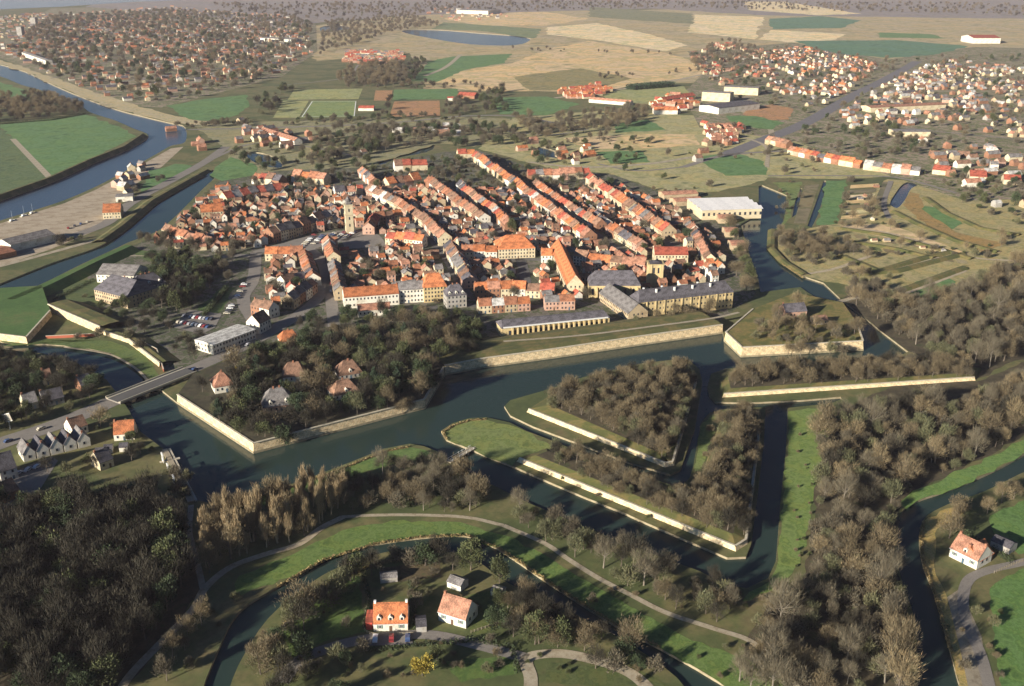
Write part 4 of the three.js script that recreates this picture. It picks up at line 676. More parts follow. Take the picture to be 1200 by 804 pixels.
terrace('behind the arcaded range', [[560, 366], [620, 362], [690, 360]], 9, ['orange', 'rust', 'brown', 'grey'], 5, 6.5, .2);
terrace('round the market square', [[432, 275], [440, 262], [470, 258]], 10, ['red', 'orange', 'brown']);
terrace('beside the market square', [[385, 292], [392, 312]], 10, ['brown', 'grey', 'rust']);
terrace('in the red roofed block', [[312, 304], [356, 303]], 10, ['orange', 'red', 'orange']);
terrace('in the red roofed block', [[358, 308], [368, 336]], 10, ['orange', 'rust', 'slate']);
terrace('in the block by the villas', [[392, 318], [400, 352]], 9, ['grey', 'brown']);
terrace('at the harbour end of town', [[236, 256], [262, 254]], 14, ['orange', 'orange']);
terrace('at the harbour end of town', [[262, 240], [300, 232], [330, 228]], 13, ['orange', 'red', 'brown', 'slate']);
terrace('at the harbour end of town', [[300, 214], [332, 218]], 13, ['red', 'slate']);
terrace('at the harbour end of town', [[196, 276], [222, 284], [250, 290]], 10, ['salmon', 'brown', 'rust'], 4.5, 6);
terrace('at the harbour end of town', [[346, 212], [384, 216]], 14, ['orange', 'rust', 'brown']);
terrace('beside the belfry', [[315, 284], [350, 274], [384, 262]], 12, ['slate', 'grey', 'brown'], 7, 9);
terrace('near the belfry', [[392, 232], [416, 230]], 12, ['orange', 'salmon']);
terrace('in the upper red roofed court', [[425, 206], [440, 220]], 10, ['red', 'salmon']);
terrace('in the upper red roofed court', [[452, 222], [490, 216]], 14, ['orange', 'red', 'rust']);
terrace('in the upper red roofed court', [[462, 200], [500, 198]], 14, ['orange', 'red']);
terrace('along the villa street', [[300, 366], [322, 372]], 9, ['orange', 'brown']);
terrace('along the villa street', [[338, 362], [366, 342]], 9, ['slate', 'grey', 'brown']);
terrace('along the villa street', [[330, 340], [356, 332]], 9, ['grey', 'orange']);
// behind the rows: yards filled with smaller houses and outbuildings
const townPoly = GP([[180, 284], [205, 266], [250, 225], [335, 205], [430, 200], [525, 185], [560, 180], [640, 203], [715, 215], [790, 250], [830, 275], [850, 320], [830, 335], [760, 345], [680, 352], [560, 358], [405, 352], [392, 360], [345, 385], [322, 372], [310, 310], [296, 296], [215, 292]]);
{
  let made = 0; const xs = townPoly.map((p) => p[0]), zs = townPoly.map((p) => p[1]);
  for (let z = Math.max(...zs); z > Math.min(...zs); z -= 7) for (let x = Math.min(...xs); x < Math.max(...xs); x += 7) {
    const X = x + rr(-3, 3), Z = z + rr(-3, 3); if (!inPoly(X, Z, townPoly) || !clear(X, Z, 4) || !free(X, Z, 4.1) || rnd() < .14 || made > 640) continue;
    made++; const roof = pick([...warm, 'grey', 'brown']), wall = pick(pale), w = rr(6, 9.5), d = rr(5, 7.5), turn = -1.25 + (rnd() < .5 ? 0 : Math.PI / 2) + rr(-.08, .08), low = rnd() < .45;
    house(low ? 'outbuilding' : 'yard_house', `${roof} roofed ${wall} ${low ? 'outbuilding' : 'small house'} in the yards between the streets`, low ? 'shed' : 'house', X, Z, turn, { w: w * .9, d: d * .9, e: low ? rr(2.6, 3.6) : rr(4.5, 6.2), r: rr(1.4, 3), wall, roof, chim: low ? 0 : 1, win: -Z < 900 && !low, gable: rnd() < .5 }, low ? 'outbuildings in the town yards' : 'small houses in the town yards');
  }
  for (let i = 0; i < 1500; i++) { const x = rr(Math.min(...xs), Math.max(...xs)), z = rr(Math.min(...zs), Math.max(...zs)); if (inPoly(x, z, townPoly) && clear(x, z, 3) && free(x, z, 1)) plant(pick(['bush', 'bush', 'scrub', 'green', 'grey']), x, z, rr(.6, .9), 'in the town yards'); }
}

// ---------------------------------------------------------------- suburbs: the nearest houses one by one, the rest as a mass
const subList = [];
function suburb(px, step, mix, where, keep = .7, ang = 0, sc = 1) {
  const poly = GP(px), xs = poly.map((p) => p[0]), zs = poly.map((p) => p[1]);
  for (let z = Math.min(...zs), row = 0; z < Math.max(...zs); z += step * (row % 2 ? 1.35 : .7), row++) for (let x = Math.min(...xs); x < Math.max(...xs); x += step * .62) {
    const X = x + rr(-.12, .12) * step, Z = z + rr(-.08, .08) * step + Math.sin(x * .012) * step * .5; if (rnd() > keep * (.72 + .5 * Math.sin(X * .013 + 2 * Math.sin(Z * .009)) * Math.cos(Z * .011)) * 1.2 || !inPoly(X, Z, poly) || !clear(X, Z, 7 * sc) || !free(X, Z, 7 * sc)) continue;
    subList.push({ x: X, z: Z, turn: ang + rr(-.07, .07) + (rnd() < .18 ? Math.PI / 2 : 0), roof: pick(mix), wall: pick(['tan', 'cream', 'brick', 'tan', 'brick', 'grey', 'cream', 'pink', 'brick', 'white']), v: Math.floor(rnd() * 4), s: rr(.75, 1.05) * sc, where });
  }
}
const A1 = 'in the riverside suburb', A2 = 'in the eastern suburb', A3 = 'in the far eastern suburb';
suburb([[0, 60], [60, 22], [200, 22], [360, 40], [365, 62], [320, 90], [250, 104], [190, 122], [140, 118], [70, 92]], 31, ['orange', 'salmon', 'rust', 'brown', 'grey', 'grey', 'brown', 'slate'], A1, .5, .5);
suburb([[60, 18], [200, 8], [360, 20], [360, 40], [200, 22]], 60, ['brown', 'grey', 'salmon'], A1, .6, .3);
suburb([[-60, 40], [0, 20], [60, 14], [60, 30], [0, 62], [-60, 60]], 50, ['brown', 'grey', 'slate'], A1, .7, .3);
suburb([[805, 62], [850, 50], [895, 60], [900, 100], [840, 104], [820, 80]], 30, ['red', 'rust', 'brown', 'salmon', 'brown'], 'in the red roofed estate', .6, .3);
suburb([[895, 62], [940, 56], [1030, 76], [1000, 104], [950, 132], [930, 118], [900, 104]], 27, ['salmon', 'orange', 'grey', 'brown', 'grey', 'salmon'], A2, .7, .6);
suburb([[1040, 100], [1080, 80], [1120, 70], [1195, 80], [1300, 84], [1300, 180], [1195, 165], [1060, 150], [1000, 150], [985, 132]], 27, ['grey', 'salmon', 'brown', 'slate', 'grey', 'pale'], A3, .68, .4);
suburb([[1060, 165], [1300, 180], [1300, 260], [1140, 240], [1110, 205], [1080, 185]], 26, ['grey', 'brown', 'salmon', 'pale', 'grey'], 'in the garden suburb', .4, .2);
suburb([[655, 108], [700, 100], [715, 108], [690, 116], [660, 116]], 17, ['orange', 'red', 'orange'], 'at the red roofed farm hamlet', .9, .3);
suburb([[765, 118], [812, 110], [818, 124], [790, 136], [762, 132]], 22, ['red', 'orange', 'salmon'], 'in the hamlet beside the school', .7, .4);
suburb([[825, 146], [870, 150], [865, 170], [835, 172]], 17, ['salmon', 'red', 'brown'], 'in the hamlet below the school', .8, .4);
suburb([[278, 142], [345, 160], [350, 176], [330, 182], [280, 156]], 18, ['salmon', 'grey', 'grey'], 'by the small pond behind the town', .6, .9);
suburb([[405, 60], [470, 62], [475, 74], [420, 78], [400, 72]], 22, ['red', 'salmon', 'grey'], 'in the hamlet by the brown wood', .8, .2);
suburb([[505, 8], [560, 12], [600, 20], [540, 26], [500, 20]], 60, ['grey', 'salmon'], 'at the works beyond the reservoir', .7, .2);
suburb([[285, 150], [360, 158], [420, 168], [430, 182], [360, 184], [300, 166]], 24, ['salmon', 'grey', 'brown'], 'in the gardens behind the town', .4, .6);
suburb([[600, 165], [680, 172], [720, 182], [690, 196], [620, 186]], 24, ['salmon', 'brown', 'orange'], 'by the pond behind the town', .45, .5);
suburb([[745, 172], [800, 172], [860, 160], [870, 176], [820, 190], [760, 196]], 24, ['salmon', 'grey', 'brown'], 'by the curving lane', .45, .5);
suburb([[195, 150], [280, 152], [290, 168], [230, 186], [215, 170]], 26, ['grey', 'salmon', 'brown'], 'at the river lock', .35, .5);
suburb([[150, 196], [180, 190], [170, 215], [135, 240], [130, 228]], 20, ['grey', 'pale', 'pale'], 'on the quay yards', .6, 1.1);
suburb([[440, 152], [540, 150], [560, 158], [450, 164]], 26, ['pale', 'grey', 'brown'], 'under the ring road', .4, .1);
suburb([[985, 215], [1040, 212], [1030, 258], [980, 262]], 20, ['pale', 'grey', 'brown'], 'in the allotments', .3, .1, .42);
suburb([[1000, 268], [1110, 290], [1150, 300], [1120, 304], [1010, 282]], 17, ['pale', 'grey', 'brown'], 'in the terraced gardens', .4, .1, .42);
const sizes = [[10, 8, 4.6, 3.4], [13, 8.5, 3.2, 3.6], [9, 9, 5.4, 3], [17, 8, 4.8, 3.2]];
const subGeo = sizes.map(([w, d, e, r]) => ({ wall: gableWalls(w, d, e, r), roof: roofGeo(w, d, e, r) }));
{
  subList.sort((a, b) => b.z * b.z < a.z * a.z ? 1 : -1);
  const inView = subList.filter((h) => Math.abs(h.x / (-h.z * C + EYE * S)) * FOC < 600); const solo = new Set(inView.slice(0, 300)); const protos = {}, m4 = new THREE.Matrix4(), q = new THREE.Quaternion(), Y = new THREE.Vector3(0, 1, 0), rest = {};
  for (const h of subList) {
    keepOut.push([h.x, h.z, 6 * h.s]);
    if (!solo.has(h)) { (rest[h.where] ??= []).push(h); continue; }
    const key = h.v + h.roof + h.wall; let o; const [w, d, e, r] = sizes[h.v];
    if (!protos[key]) { o = protos[key] = new THREE.Group(); mesh('wall', subGeo[h.v].wall, wallM[h.wall], o); const rf = mesh('roof', subGeo[h.v].roof, roofM[h.roof][1], o); const c = mesh('chimney', G_chim, brickM, rf); c.position.set(w / 2 - 1, e + r - .7, 0); } else o = protos[key].clone();
    o.position.set(h.x, 0, h.z); o.rotation.y = h.turn; o.scale.setScalar(h.s);
    top(o, 'suburban_house', `${h.roof} roofed ${h.wall} ${['house', 'bungalow', 'square house', 'double house'][h.v]} ${h.where}`, 'house', `houses ${h.where}`);
  }
  for (const [w, list] of Object.entries(rest)) {
    const g = new THREE.Group();
    for (let v = 0; v < 4; v++) for (const part of ['wall', 'roof']) {
      const l = list.filter((h) => h.v === v); if (!l.length) continue;
      const im = finish(new THREE.InstancedMesh(subGeo[v][part], part === 'wall' ? mat({ c: [1, 1, 1] }, T.stain, 14) : mat({ c: [1, 1, 1] }, T.tile, 8), l.length)); im.name = part === 'wall' ? 'house_walls' : 'house_roofs'; im.userData.kind = 'stuff';
      l.forEach((h, i) => { im.setMatrixAt(i, m4.compose(new THREE.Vector3(h.x, 0, h.z), q.setFromAxisAngle(Y, h.turn), new THREE.Vector3(h.s, h.s, h.s))); im.setColorAt(i, new THREE.Color().setRGB(...(part === 'wall' ? wallC[h.wall] : roofC[h.roof]))); }); g.add(im);
    }
    top(g, 'far_housing', `far crowded houses ${w}`, 'housing', null, 'stuff');
  }
}
// bigger buildings outside the town
const far = (label, a, b, d, o, cat = 'building', name = 'building') => bigHouse(name, label, cat, a, b, d, { chim: 0, win: false, ...o });
far('long cream school block with flat roof', [822, 118], [855, 120], 24, { e: 14, r: 1, wall: 'cream', roof: 'grey', tone: 2 }, 'school', 'school_block');
far('second cream school block, longer one behind', [848, 110], [888, 112], 24, { e: 12, r: 1, wall: 'cream', roof: 'grey', tone: 2 }, 'school', 'school_block');
far('dark blue roofed sports hall beside the cream school', [842, 134], [890, 128], 40, { e: 9, r: 2, wall: 'white', roof: 'slate', tone: 1 }, 'hall', 'sports_hall');
terrace('in the long orange row by the avenue', [[926, 180], [960, 188], [985, 193], [1010, 197]], 10, ['orange', 'red', 'orange', 'salmon'], 5, 6);
terrace('in the white row by the allotments', [[1013, 198], [1045, 202], [1078, 205]], 10, ['salmon', 'pale', 'grey', 'brown'], 5, 6, .1);
terrace('in the pale row beside the school lane', [[900, 168], [925, 174]], 10, ['salmon', 'brown'], 5, 6, .1);
far('red roofed hall near the garden suburb', [1092, 204], [1112, 206], 16, { e: 5, r: 4, wall: 'cream', roof: 'red' }, 'hall', 'hall');
far('bright red roofed hall in the garden suburb', [1136, 212], [1156, 213], 18, { e: 5, r: 5, wall: 'cream', roof: 'red' }, 'hall', 'hall');
far('scarlet roofed hall near the suburb end', [1176, 216], [1196, 217], 16, { e: 5, r: 4, wall: 'cream', roof: 'red' }, 'hall', 'hall');
far('white factory hall with a red roof, beyond the dark green field', [1140, 51], [1172, 51], 80, { e: 14, r: 6, wall: 'white', roof: 'red' }, 'factory', 'factory_hall');
far('white works hall beyond the reservoir', [535, 16], [572, 17], 120, { e: 14, r: 4, wall: 'white', roof: 'grey', tone: 2 }, 'factory', 'factory_hall');
far('long pale depot in the eastern suburb', [1020, 132], [1108, 128], 26, { e: 7, r: 2, wall: 'cream', roof: 'salmon' }, 'depot', 'depot');
far('pale flat store below the long depot', [1048, 160], [1090, 160], 24, { e: 6, r: 1, wall: 'cream', roof: 'grey', tone: 2 }, 'depot', 'depot');
far('red club house between the pitches', [420, 130], [438, 130], 16, { e: 4, r: 3, wall: 'white', roof: 'red' }, 'hall', 'club_house');
far('red roofed stand beside the dark pitch', [536, 115], [556, 116], 22, { e: 5, r: 4, wall: 'brick', roof: 'red' }, 'hall', 'club_house');
far('small scarlet hut before the dark pitch', [524, 118], [533, 118], 12, { e: 4, r: 2, wall: 'white', roof: 'red' }, 'hall', 'club_house');
far('long pink row with pale front behind the town', [305, 157], [345, 170], 11, { e: 5, r: 3.5, wall: 'white', roof: 'salmon' }, 'house', 'row_building');
far('white long farm range by the lane', [690, 120], [738, 124], 12, { e: 5, r: 3, wall: 'white', roof: 'salmon' }, 'house', 'row_building');
far('red roofed range above the hamlet', [778, 122], [815, 116], 14, { e: 6, r: 4, wall: 'cream', roof: 'red' }, 'house', 'row_building');
far('red roofed range beside the bare copse', [766, 134], [794, 134], 14, { e: 6, r: 4, wall: 'white', roof: 'orange' }, 'house', 'row_building');
far('long white hall in the riverside suburb', [305, 48], [342, 50], 40, { e: 8, r: 2, wall: 'white', roof: 'grey', tone: 2 }, 'hall', 'hall');
far('low white block row near the river bank', [26, 66], [54, 76], 14, { e: 9, r: 2, wall: 'white', roof: 'grey' }, 'flats', 'flats');
for (const [x, y] of [[20, 42], [36, 30]]) far('pale tower block above the riverside suburb', [x, y], [x + 6, y], 20, { e: 26, r: .5, wall: 'grey', roof: 'grey' }, 'tower block', 'tower_block').userData.group = 'tower blocks above the riverside suburb';
// hedge block
{ const f = frontage([742, 106], [792, 102], 24); const o = thing('hedge', 'dense dark green hedge block in the tan fields', 'hedge', f.x, 0, f.z, f.turn); const tri = [], col = []; for (let i = 0; i < 5000; i++) { const x = rr(-.5, .5) * f.w, z = rr(-.5, .5) * 24, y = rr(0, 9), s = 1.6; for (let k = 0; k < 3; k++) { tri.push(x + rr(-s, s), y + rr(-s, s), z + rr(-s, s)); } const c = rr(.7, 1.3); for (let k = 0; k < 3; k++) col.push(.025 * c, .05 * c, .022 * c); } mesh('foliage', colored(tri, col), leafMat, o); }

// ---------------------------------------------------------------- bridges, lock, cars, small things
{ // road bridge: deck on arched piers, parapets
  const a = G(140, 466, 1.5), b = G(216, 436, 1.5), dx = b.x - a.x, dz = b.z - a.z, L = Math.hypot(dx, dz);
  const o = thing('road_bridge', 'grey road bridge on low arches across the moat', 'bridge', (a.x + b.x) / 2, 0, (a.z + b.z) / 2, -Math.atan2(dz, dx));
  mesh('deck', box(L + 8, .7, 12.4, 0, .6, 0), M.road, o); mesh('roadway', box(L + 8, .12, 8.4, 0, 1.303, 0), M.asphalt, o);
  for (const s of [1, -1]) { mesh('pavement', box(L + 8, .22, 1.5, 0, 1.302, s * 5), M.coping, o); mesh('parapet', box(L + 8, 1, .35, 0, 1.31, s * 6.0), M.coping, o); }
  for (let i = 0; i < 5; i++) { const p = mesh('pier', join([box(2, 2.4, 12, 0, -1.8, 0), box(2.8, .5, 13, 0, .1, 0)]), M.stone, o); p.position.x = (i - 2) * L / 5; }
}
{ const a = G(527, 541, 0), b = G(553, 526, 0), dx = b.x - a.x, dz = b.z - a.z, L = Math.hypot(dx, dz); const o = thing('footbridge', 'narrow pale footbridge from the shore to the outer island', 'bridge', (a.x + b.x) / 2, 0, (a.z + b.z) / 2, -Math.atan2(dz, dx)); mesh('deck', box(L + 2, .35, 3, 0, .05, 0), M.path, o); for (const s of [1, -1]) mesh('rail', join([box(L + 2, .1, .1, 0, 1.2, s * 1.4), ...[...Array(7)].map((_, i) => box(.1, 1.2, .1, (i - 3) * L / 6.4, .35, s * 1.4))]), frameM, o); for (const x of [-.25, .25]) mesh('pier', box(.8, 1.6, 2.6, x * L, -1.6, 0), M.coping, o); }
{ const a = G(193, 528, 0), b = G(224, 589, 0), dx = b.x - a.x, dz = b.z - a.z, L = Math.hypot(dx, dz), o = thing('sluice', 'pale sluice walkway with gate frames beside the moat', 'lock', (a.x + b.x) / 2, 0, (a.z + b.z) / 2, -Math.atan2(dz, dx)); mesh('walkway', box(L, .5, 2.6, 0, .3, 0), M.path, o); mesh('side_wall', box(L, 2.2, 1, 0, -1.6, -2.2), M.coping, o); for (const x of [-.32, -.1, .12]) mesh('gate_frame', join([box(.5, 3, .5, x * L, .8, 3), box(.5, 3, .5, x * L + 3, .8, 3), box(4, .5, .6, x * L + 1.5, 3.8, 3), box(3, 2.4, .3, x * L + 1.5, -1, 3)]), frameM, o); mesh('cross_walk', box(1.4, .4, 9, -L * .28, .35, 0), M.coping, o); }
{ const a = G(972, 358, 0), b = G(1000, 350, 0), dx = b.x - a.x, dz = b.z - a.z, L = Math.hypot(dx, dz), o = thing('weir', 'low tan weir bridge across the narrow moat arm', 'bridge', (a.x + b.x) / 2, 0, (a.z + b.z) / 2, -Math.atan2(dz, dx)); mesh('deck', box(L + 4, .8, 5, 0, -.2, 0), M.sand, o); mesh('parapet', box(L + 4, .8, .4, 0, .6, 2.4), M.coping, o); mesh('pier', box(3, 1.4, 5, 0, -1.6, 0), M.stone, o); }
{ // red fence and gate by the west curtain
  const seg = (l, a, b) => { const [ax, az] = px2(...a), [bx, bz] = px2(...b), L = Math.hypot(bx - ax, bz - az); const o = thing('red_wall', l, 'wall', (ax + bx) / 2, 0, (az + bz) / 2, -Math.atan2(bz - az, bx - ax)); mesh('panel', box(L, 1.8, .35), mat({ c: [.42, .12, .07] }, T.stain, 4), o); mesh('capping', box(L + .1, .2, .55, 0, 1.8, 0), M.coping, o); };
  seg('low red brick wall on the lawn by the curved pool', [54, 397], [112, 394]); seg('red brick wall dropping towards the bridge', [168, 404], [184, 412]); seg('red brick wall end beside the bridge', [184, 412], [192, 436]);
}
{ // billboard panel on a post
  const p = G(12, 503), o = thing('billboard', 'tilted pale billboard panel on a white post beside the road', 'sign', p.x, 0, p.z, -.35); mesh('post', join([box(.35, 6, .35, 0, 0, 0)]), frameM, o); const b = mesh('panel', box(5.2, 4, .25, 0, 0, 0), mat({ c: [.42, .38, .32] }, T.stain, 3), o); b.position.set(.6, 4.6, .35); b.rotation.z = .35; mesh('edge', join([box(5.4, .2, .35, 0, -.1, 0), box(5.4, .2, .35, 0, 3.9, 0)]), frameM, b);
}
// cars
const carPaint = [[.6, .6, .6], [.75, .74, .72], [.05, .05, .06], [.22, .03, .03], [.05, .08, .17], [.3, .3, .32], [.5, .45, .35]], carWords = ['silver', 'white', 'black', 'red', 'blue', 'grey', 'beige'];
const G_body = (() => { const s = new THREE.Shape([[-2.1, .3], [2.1, .3], [2.15, .75], [1.1, .9], [.6, 1.42], [-1.2, 1.42], [-1.75, .95], [-2.15, .85]].map((p) => new THREE.Vector2(...p))); return new THREE.ExtrudeGeometry(s, { depth: 1.6, bevelEnabled: true, bevelSize: .06, bevelThickness: .06, bevelSegments: 1 }).translate(0, 0, -.8); })();
const G_glass = (() => { const s = new THREE.Shape([[-1.55, .95], [.98, .93], [.58, 1.34], [-1.15, 1.34]].map((p) => new THREE.Vector2(...p))); return new THREE.ExtrudeGeometry(s, { depth: 1.76, bevelEnabled: false }).translate(0, 0, -.88); })();
const G_wheel = new THREE.CylinderGeometry(.32, .32, .2, 10).rotateX(Math.PI / 2), tyreM = mat({ c: [.02, .02, .02] });
const carProto = carPaint.map((c) => { const o = new THREE.Group(); mesh('body', G_body, new THREE.MeshPhysicalMaterial({ color: new THREE.Color().setRGB(...c), roughness: .35, clearcoat: .6 }), o); mesh('window', G_glass, glassM, o); for (const [x, z] of [[-1.3, .8], [1.3, .8], [-1.3, -.8], [1.3, -.8]]) mesh('wheel', G_wheel, tyreM, o).position.set(x, .32, z); return o; });
function cars(where, a, b, n, turn, keep = .9) { const [ax, az] = px2(...a), [bx, bz] = px2(...b), along = -Math.atan2(bz - az, bx - ax); for (let i = 0; i < n; i++) { const v = Math.floor(rnd() * 7); if (rnd() > keep) continue; const t = n > 1 ? i / (n - 1) : .5, o = carProto[v].clone(); o.position.set(ax + (bx - ax) * t, .16, az + (bz - az) * t); o.rotation.y = along + turn + rr(-.05, .05) + (rnd() < .5 ? Math.PI : 0); top(o, 'parked_car', `${carWords[v]} parked car ${where}`, 'car', `cars ${where}`); } }
cars('in the car park behind the white building', [216, 371], [248, 375], 9, 1.57); cars('in the car park behind the white building', [210, 378], [244, 384], 9, 1.57);
cars('in the long row beside the green lawn', [266, 368], [286, 334], 13, 1.57);
for (let i = 0; i < 5; i++) cars('on the market square', [352 + i * 13, 291 - i * 3], [368 + i * 12, 276 - i], 8, 1.57, .75);
cars('along the bridge road', [228, 434], [310, 396], 5, 0, .8); cars('on the approach road', [10, 518], [120, 477], 4, 0, .8); cars('on the quay', [80, 268], [116, 256], 6, .6); cars('before the red house', [440, 750], [478, 749], 3, 1.57, 1); cars('beside the grey terrace', [10, 560], [44, 548], 4, .4, 1); cars('along the side street by the villas', [388, 316], [388, 352], 5, 0, .8);
// goal and line marks on the green pitch
{ const q = GP([[366, 119], [417, 119], [415, 136], [354, 137]]); const o = thing('pitch_lines', 'white painted lines of the green football pitch', 'marking', 0, 0, 0); mesh('touch_line', loft(q, [[-.7, .2], [.7, .2]], true), frameM, o); }
// boats on the river edge
for (const [x, y, c] of [[8, 262, 'white'], [22, 256, 'white'], [32, 253, 'cream']]) { const p = G(x, y, WL); const o = thing('boat', `small ${c} hulled boat with mast moored at the quay`, 'boat', p.x + 2, WL, p.z - 6, 1.5, 'boats moored at the quay'); const s = new THREE.Shape([[-5, -1], [2.5, -1.3], [5.5, 0], [2.5, 1.3], [-5, 1]].map((v) => new THREE.Vector2(...v))); mesh('hull', new THREE.ExtrudeGeometry(s, { depth: 1.3, bevelEnabled: true, bevelSize: .15, bevelThickness: .2, bevelSegments: 2 }).rotateX(-Math.PI / 2), wallM[c], o); mesh('cabin', box(3, 1.4, 1.6, -1.5, 1.3, 0), frameM, o); mesh('mast', new THREE.CylinderGeometry(.06, .09, 9, 6).translate(1, 5.6, 0), metalM, o); }

// ---------------------------------------------------------------- planting
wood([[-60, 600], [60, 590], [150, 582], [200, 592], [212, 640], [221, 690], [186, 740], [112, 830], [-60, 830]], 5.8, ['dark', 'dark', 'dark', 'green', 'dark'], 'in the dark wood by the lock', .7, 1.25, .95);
wood([[240, 612], [330, 596], [400, 570], [405, 596], [350, 632], [280, 656], [240, 676]], 4.2, ['poplar', 'poplar', 'poplar', 'tan'], 'in the tan poplar stand', .75, 1.05, .8);
wood([[385, 572], [400, 562], [480, 542], [520, 550], [600, 590], [570, 606], [480, 600], [400, 600]], 6.4, ['bare', 'grey', 'dark', 'ivy', 'fine', 'scrub'], 'in the belt along the moat', .45, .95, .9);
wood([[600, 592], [700, 634], [800, 676], [868, 702], [850, 735], [780, 712], [700, 672], [640, 636], [590, 612]], 6.4, ['bare', 'grey', 'fine', 'ivy', 'dark', 'grey', 'scrub', 'ivy'], 'in the belt along the moat', .45, 1.05, .88);
wood([[560, 606], [640, 645], [720, 690], [800, 728], [870, 752], [900, 790], [870, 775], [800, 740], [700, 690], [600, 628]], 8, ['bush', 'bare', 'grey', 'scrub'], 'beside the long pale path', .5, .8, .6);
wood([[950, 500], [985, 494], [1060, 474], [1143, 472], [1250, 430], [1250, 470], [1194, 512], [1130, 545], [1054, 582], [1040, 640], [1058, 720], [1068, 830], [850, 830], [880, 745], [905, 705], [945, 690], [958, 600], [958, 540]], 6.6, ['bare', 'fine', 'grey', 'tan', 'dark', 'grey', 'ivy', 'ivy', 'bare', 'scrub', 'fine', 'scrub'], 'in the eastern wood', .42, 1.1, .9);
wood([[1000, 332], [1070, 356], [1140, 338], [1250, 275], [1250, 394], [1145, 440], [1068, 410], [1030, 380], [992, 350]], 8.5, ['tan', 'bare', 'fine', 'grey', 'scrub', 'ivy', 'grey'], 'in the wood behind the long wall', .7, 1.05, .85);
wood([[638, 476], [700, 495], [776, 534], [788, 533], [812, 452], [805, 438], [740, 441], [662, 464]], 4.6, ['grey', 'bare', 'bare', 'dark', 'ivy'], 'on the small ravelin', .6, .85, .97, 3.7);
wood([[640, 528], [680, 543], [700, 549], [760, 571], [806, 586], [824, 562], [848, 490], [888, 486], [890, 500], [874, 634], [860, 629], [770, 595], [690, 562], [645, 540]], 4.5, ['grey', 'bare', 'bare', 'dark', 'ivy'], 'on the chevron earthwork', .5, .78, .97, 3.3);
wood([[852, 456], [1138, 440], [1145, 436], [1060, 427], [950, 433], [862, 440], [848, 448]], 4.5, ['grey', 'bare', 'bare', 'dark'], 'on the long earthwork', .5, .75, .97, 2.9);
wood([[220, 470], [299, 520], [492, 471], [517, 440], [516, 408], [465, 390], [400, 392], [345, 405], [285, 428]], 6.6, ['green', 'green', 'dark', 'green', 'dark', 'conifer', 'ivy', 'bare'], 'among the bastion villas', .6, 1.05, .85, 4);
wood([[400, 372], [470, 374], [545, 372], [575, 395], [560, 420], [525, 425], [515, 400], [450, 382], [400, 385]], 8, ['green', 'green', 'bare', 'green', 'dark'], 'in the park below the front terrace', .7, 1, .8);
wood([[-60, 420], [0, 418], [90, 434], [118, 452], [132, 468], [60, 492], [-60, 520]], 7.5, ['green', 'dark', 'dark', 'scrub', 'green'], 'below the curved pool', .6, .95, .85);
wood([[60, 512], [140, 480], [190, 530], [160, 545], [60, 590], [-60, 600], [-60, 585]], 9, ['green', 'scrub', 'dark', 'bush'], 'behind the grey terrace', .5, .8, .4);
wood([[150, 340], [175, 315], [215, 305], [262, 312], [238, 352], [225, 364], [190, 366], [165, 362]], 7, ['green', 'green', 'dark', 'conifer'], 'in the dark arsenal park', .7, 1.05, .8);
wood([[245, 310], [275, 300], [285, 310], [270, 335]], 8, ['grey', 'dark'], 'by the parked cars', .6, .9, .7);
wood([[150, 284], [240, 276], [285, 286], [290, 296], [210, 298]], 8, ['grey', 'grey', 'dark'], 'at the park edge', .6, .85, .8);
wood([[435, 300], [500, 300], [505, 325], [440, 330], [415, 325]], 7, ['grey', 'dark', 'green'], 'in the court behind the front terrace', .7, .95, .75);
wood([[570, 285], [580, 285], [583, 275], [575, 262]], 8, ['grey', 'green'], 'in the small street court', .8, 1, .9);
wood([[905, 278], [925, 272], [1000, 286], [1010, 296], [960, 312], [922, 306]], 9, ['grey', 'bare', 'scrub'], 'on the wooded spit in the pool', .7, 1, .9);
wood([[965, 330], [1030, 342], [1060, 330], [1000, 318], [1040, 300], [1120, 300], [1195, 290], [1195, 275], [1130, 292], [1030, 290], [1010, 300]], 10, ['scrub', 'scrub', 'bush', 'tan'], 'in the overgrown earthworks', .5, .9, .6);
wood([[850, 270], [862, 268], [880, 330], [884, 350], [868, 348]], 9, ['scrub', 'bare', 'green'], 'on the rampart by the pool', .7, 1, .8);
wood([[868, 400], [885, 412], [1000, 405], [1002, 392], [985, 372], [930, 362], [885, 380]], 7, ['scrub', 'bush', 'tan', 'scrub', 'bare'], 'on the east bastion', .45, .9, .62, 5);
wood([[740, 376], [850, 366], [850, 370], [745, 382]], 6, ['scrub', 'bare'], 'before the yellow barracks', .5, .75, .75);
wood([[365, 155], [440, 150], [540, 148], [600, 150], [620, 170], [560, 178], [510, 168], [440, 182], [430, 196], [370, 195]], 13, ['grey', 'scrub', 'green', 'grey'], 'along the ring road behind the town', .8, 1.2, .75);
wood([[600, 140], [670, 136], [750, 128], [762, 138], [720, 156], [660, 160], [620, 165]], 14, ['grey', 'bare', 'grey', 'scrub'], 'in the bare copse behind the town', .8, 1.2, .9);
wood([[410, 80], [470, 72], [480, 92], [478, 104], [405, 104], [395, 96]], 17, ['bare', 'grey', 'bare'], 'in the brown wood by the pitches', .9, 1.3, .9);
wood([[300, 124], [335, 104], [345, 104], [322, 130], [305, 140]], 13, ['green', 'scrub', 'dark'], 'beside the upper pitch', .8, 1.2, .8);
wood([[560, 108], [600, 106], [600, 130], [565, 136]], 15, ['dark', 'green', 'grey'], 'behind the red roofed stand', .8, 1.2, .7);
wood([[-60, 112], [0, 112], [50, 112], [98, 128], [95, 134], [0, 145], [-60, 146]], 15, ['bare', 'tan', 'dark', 'grey'], 'beside the upper river', .8, 1.2, .85);
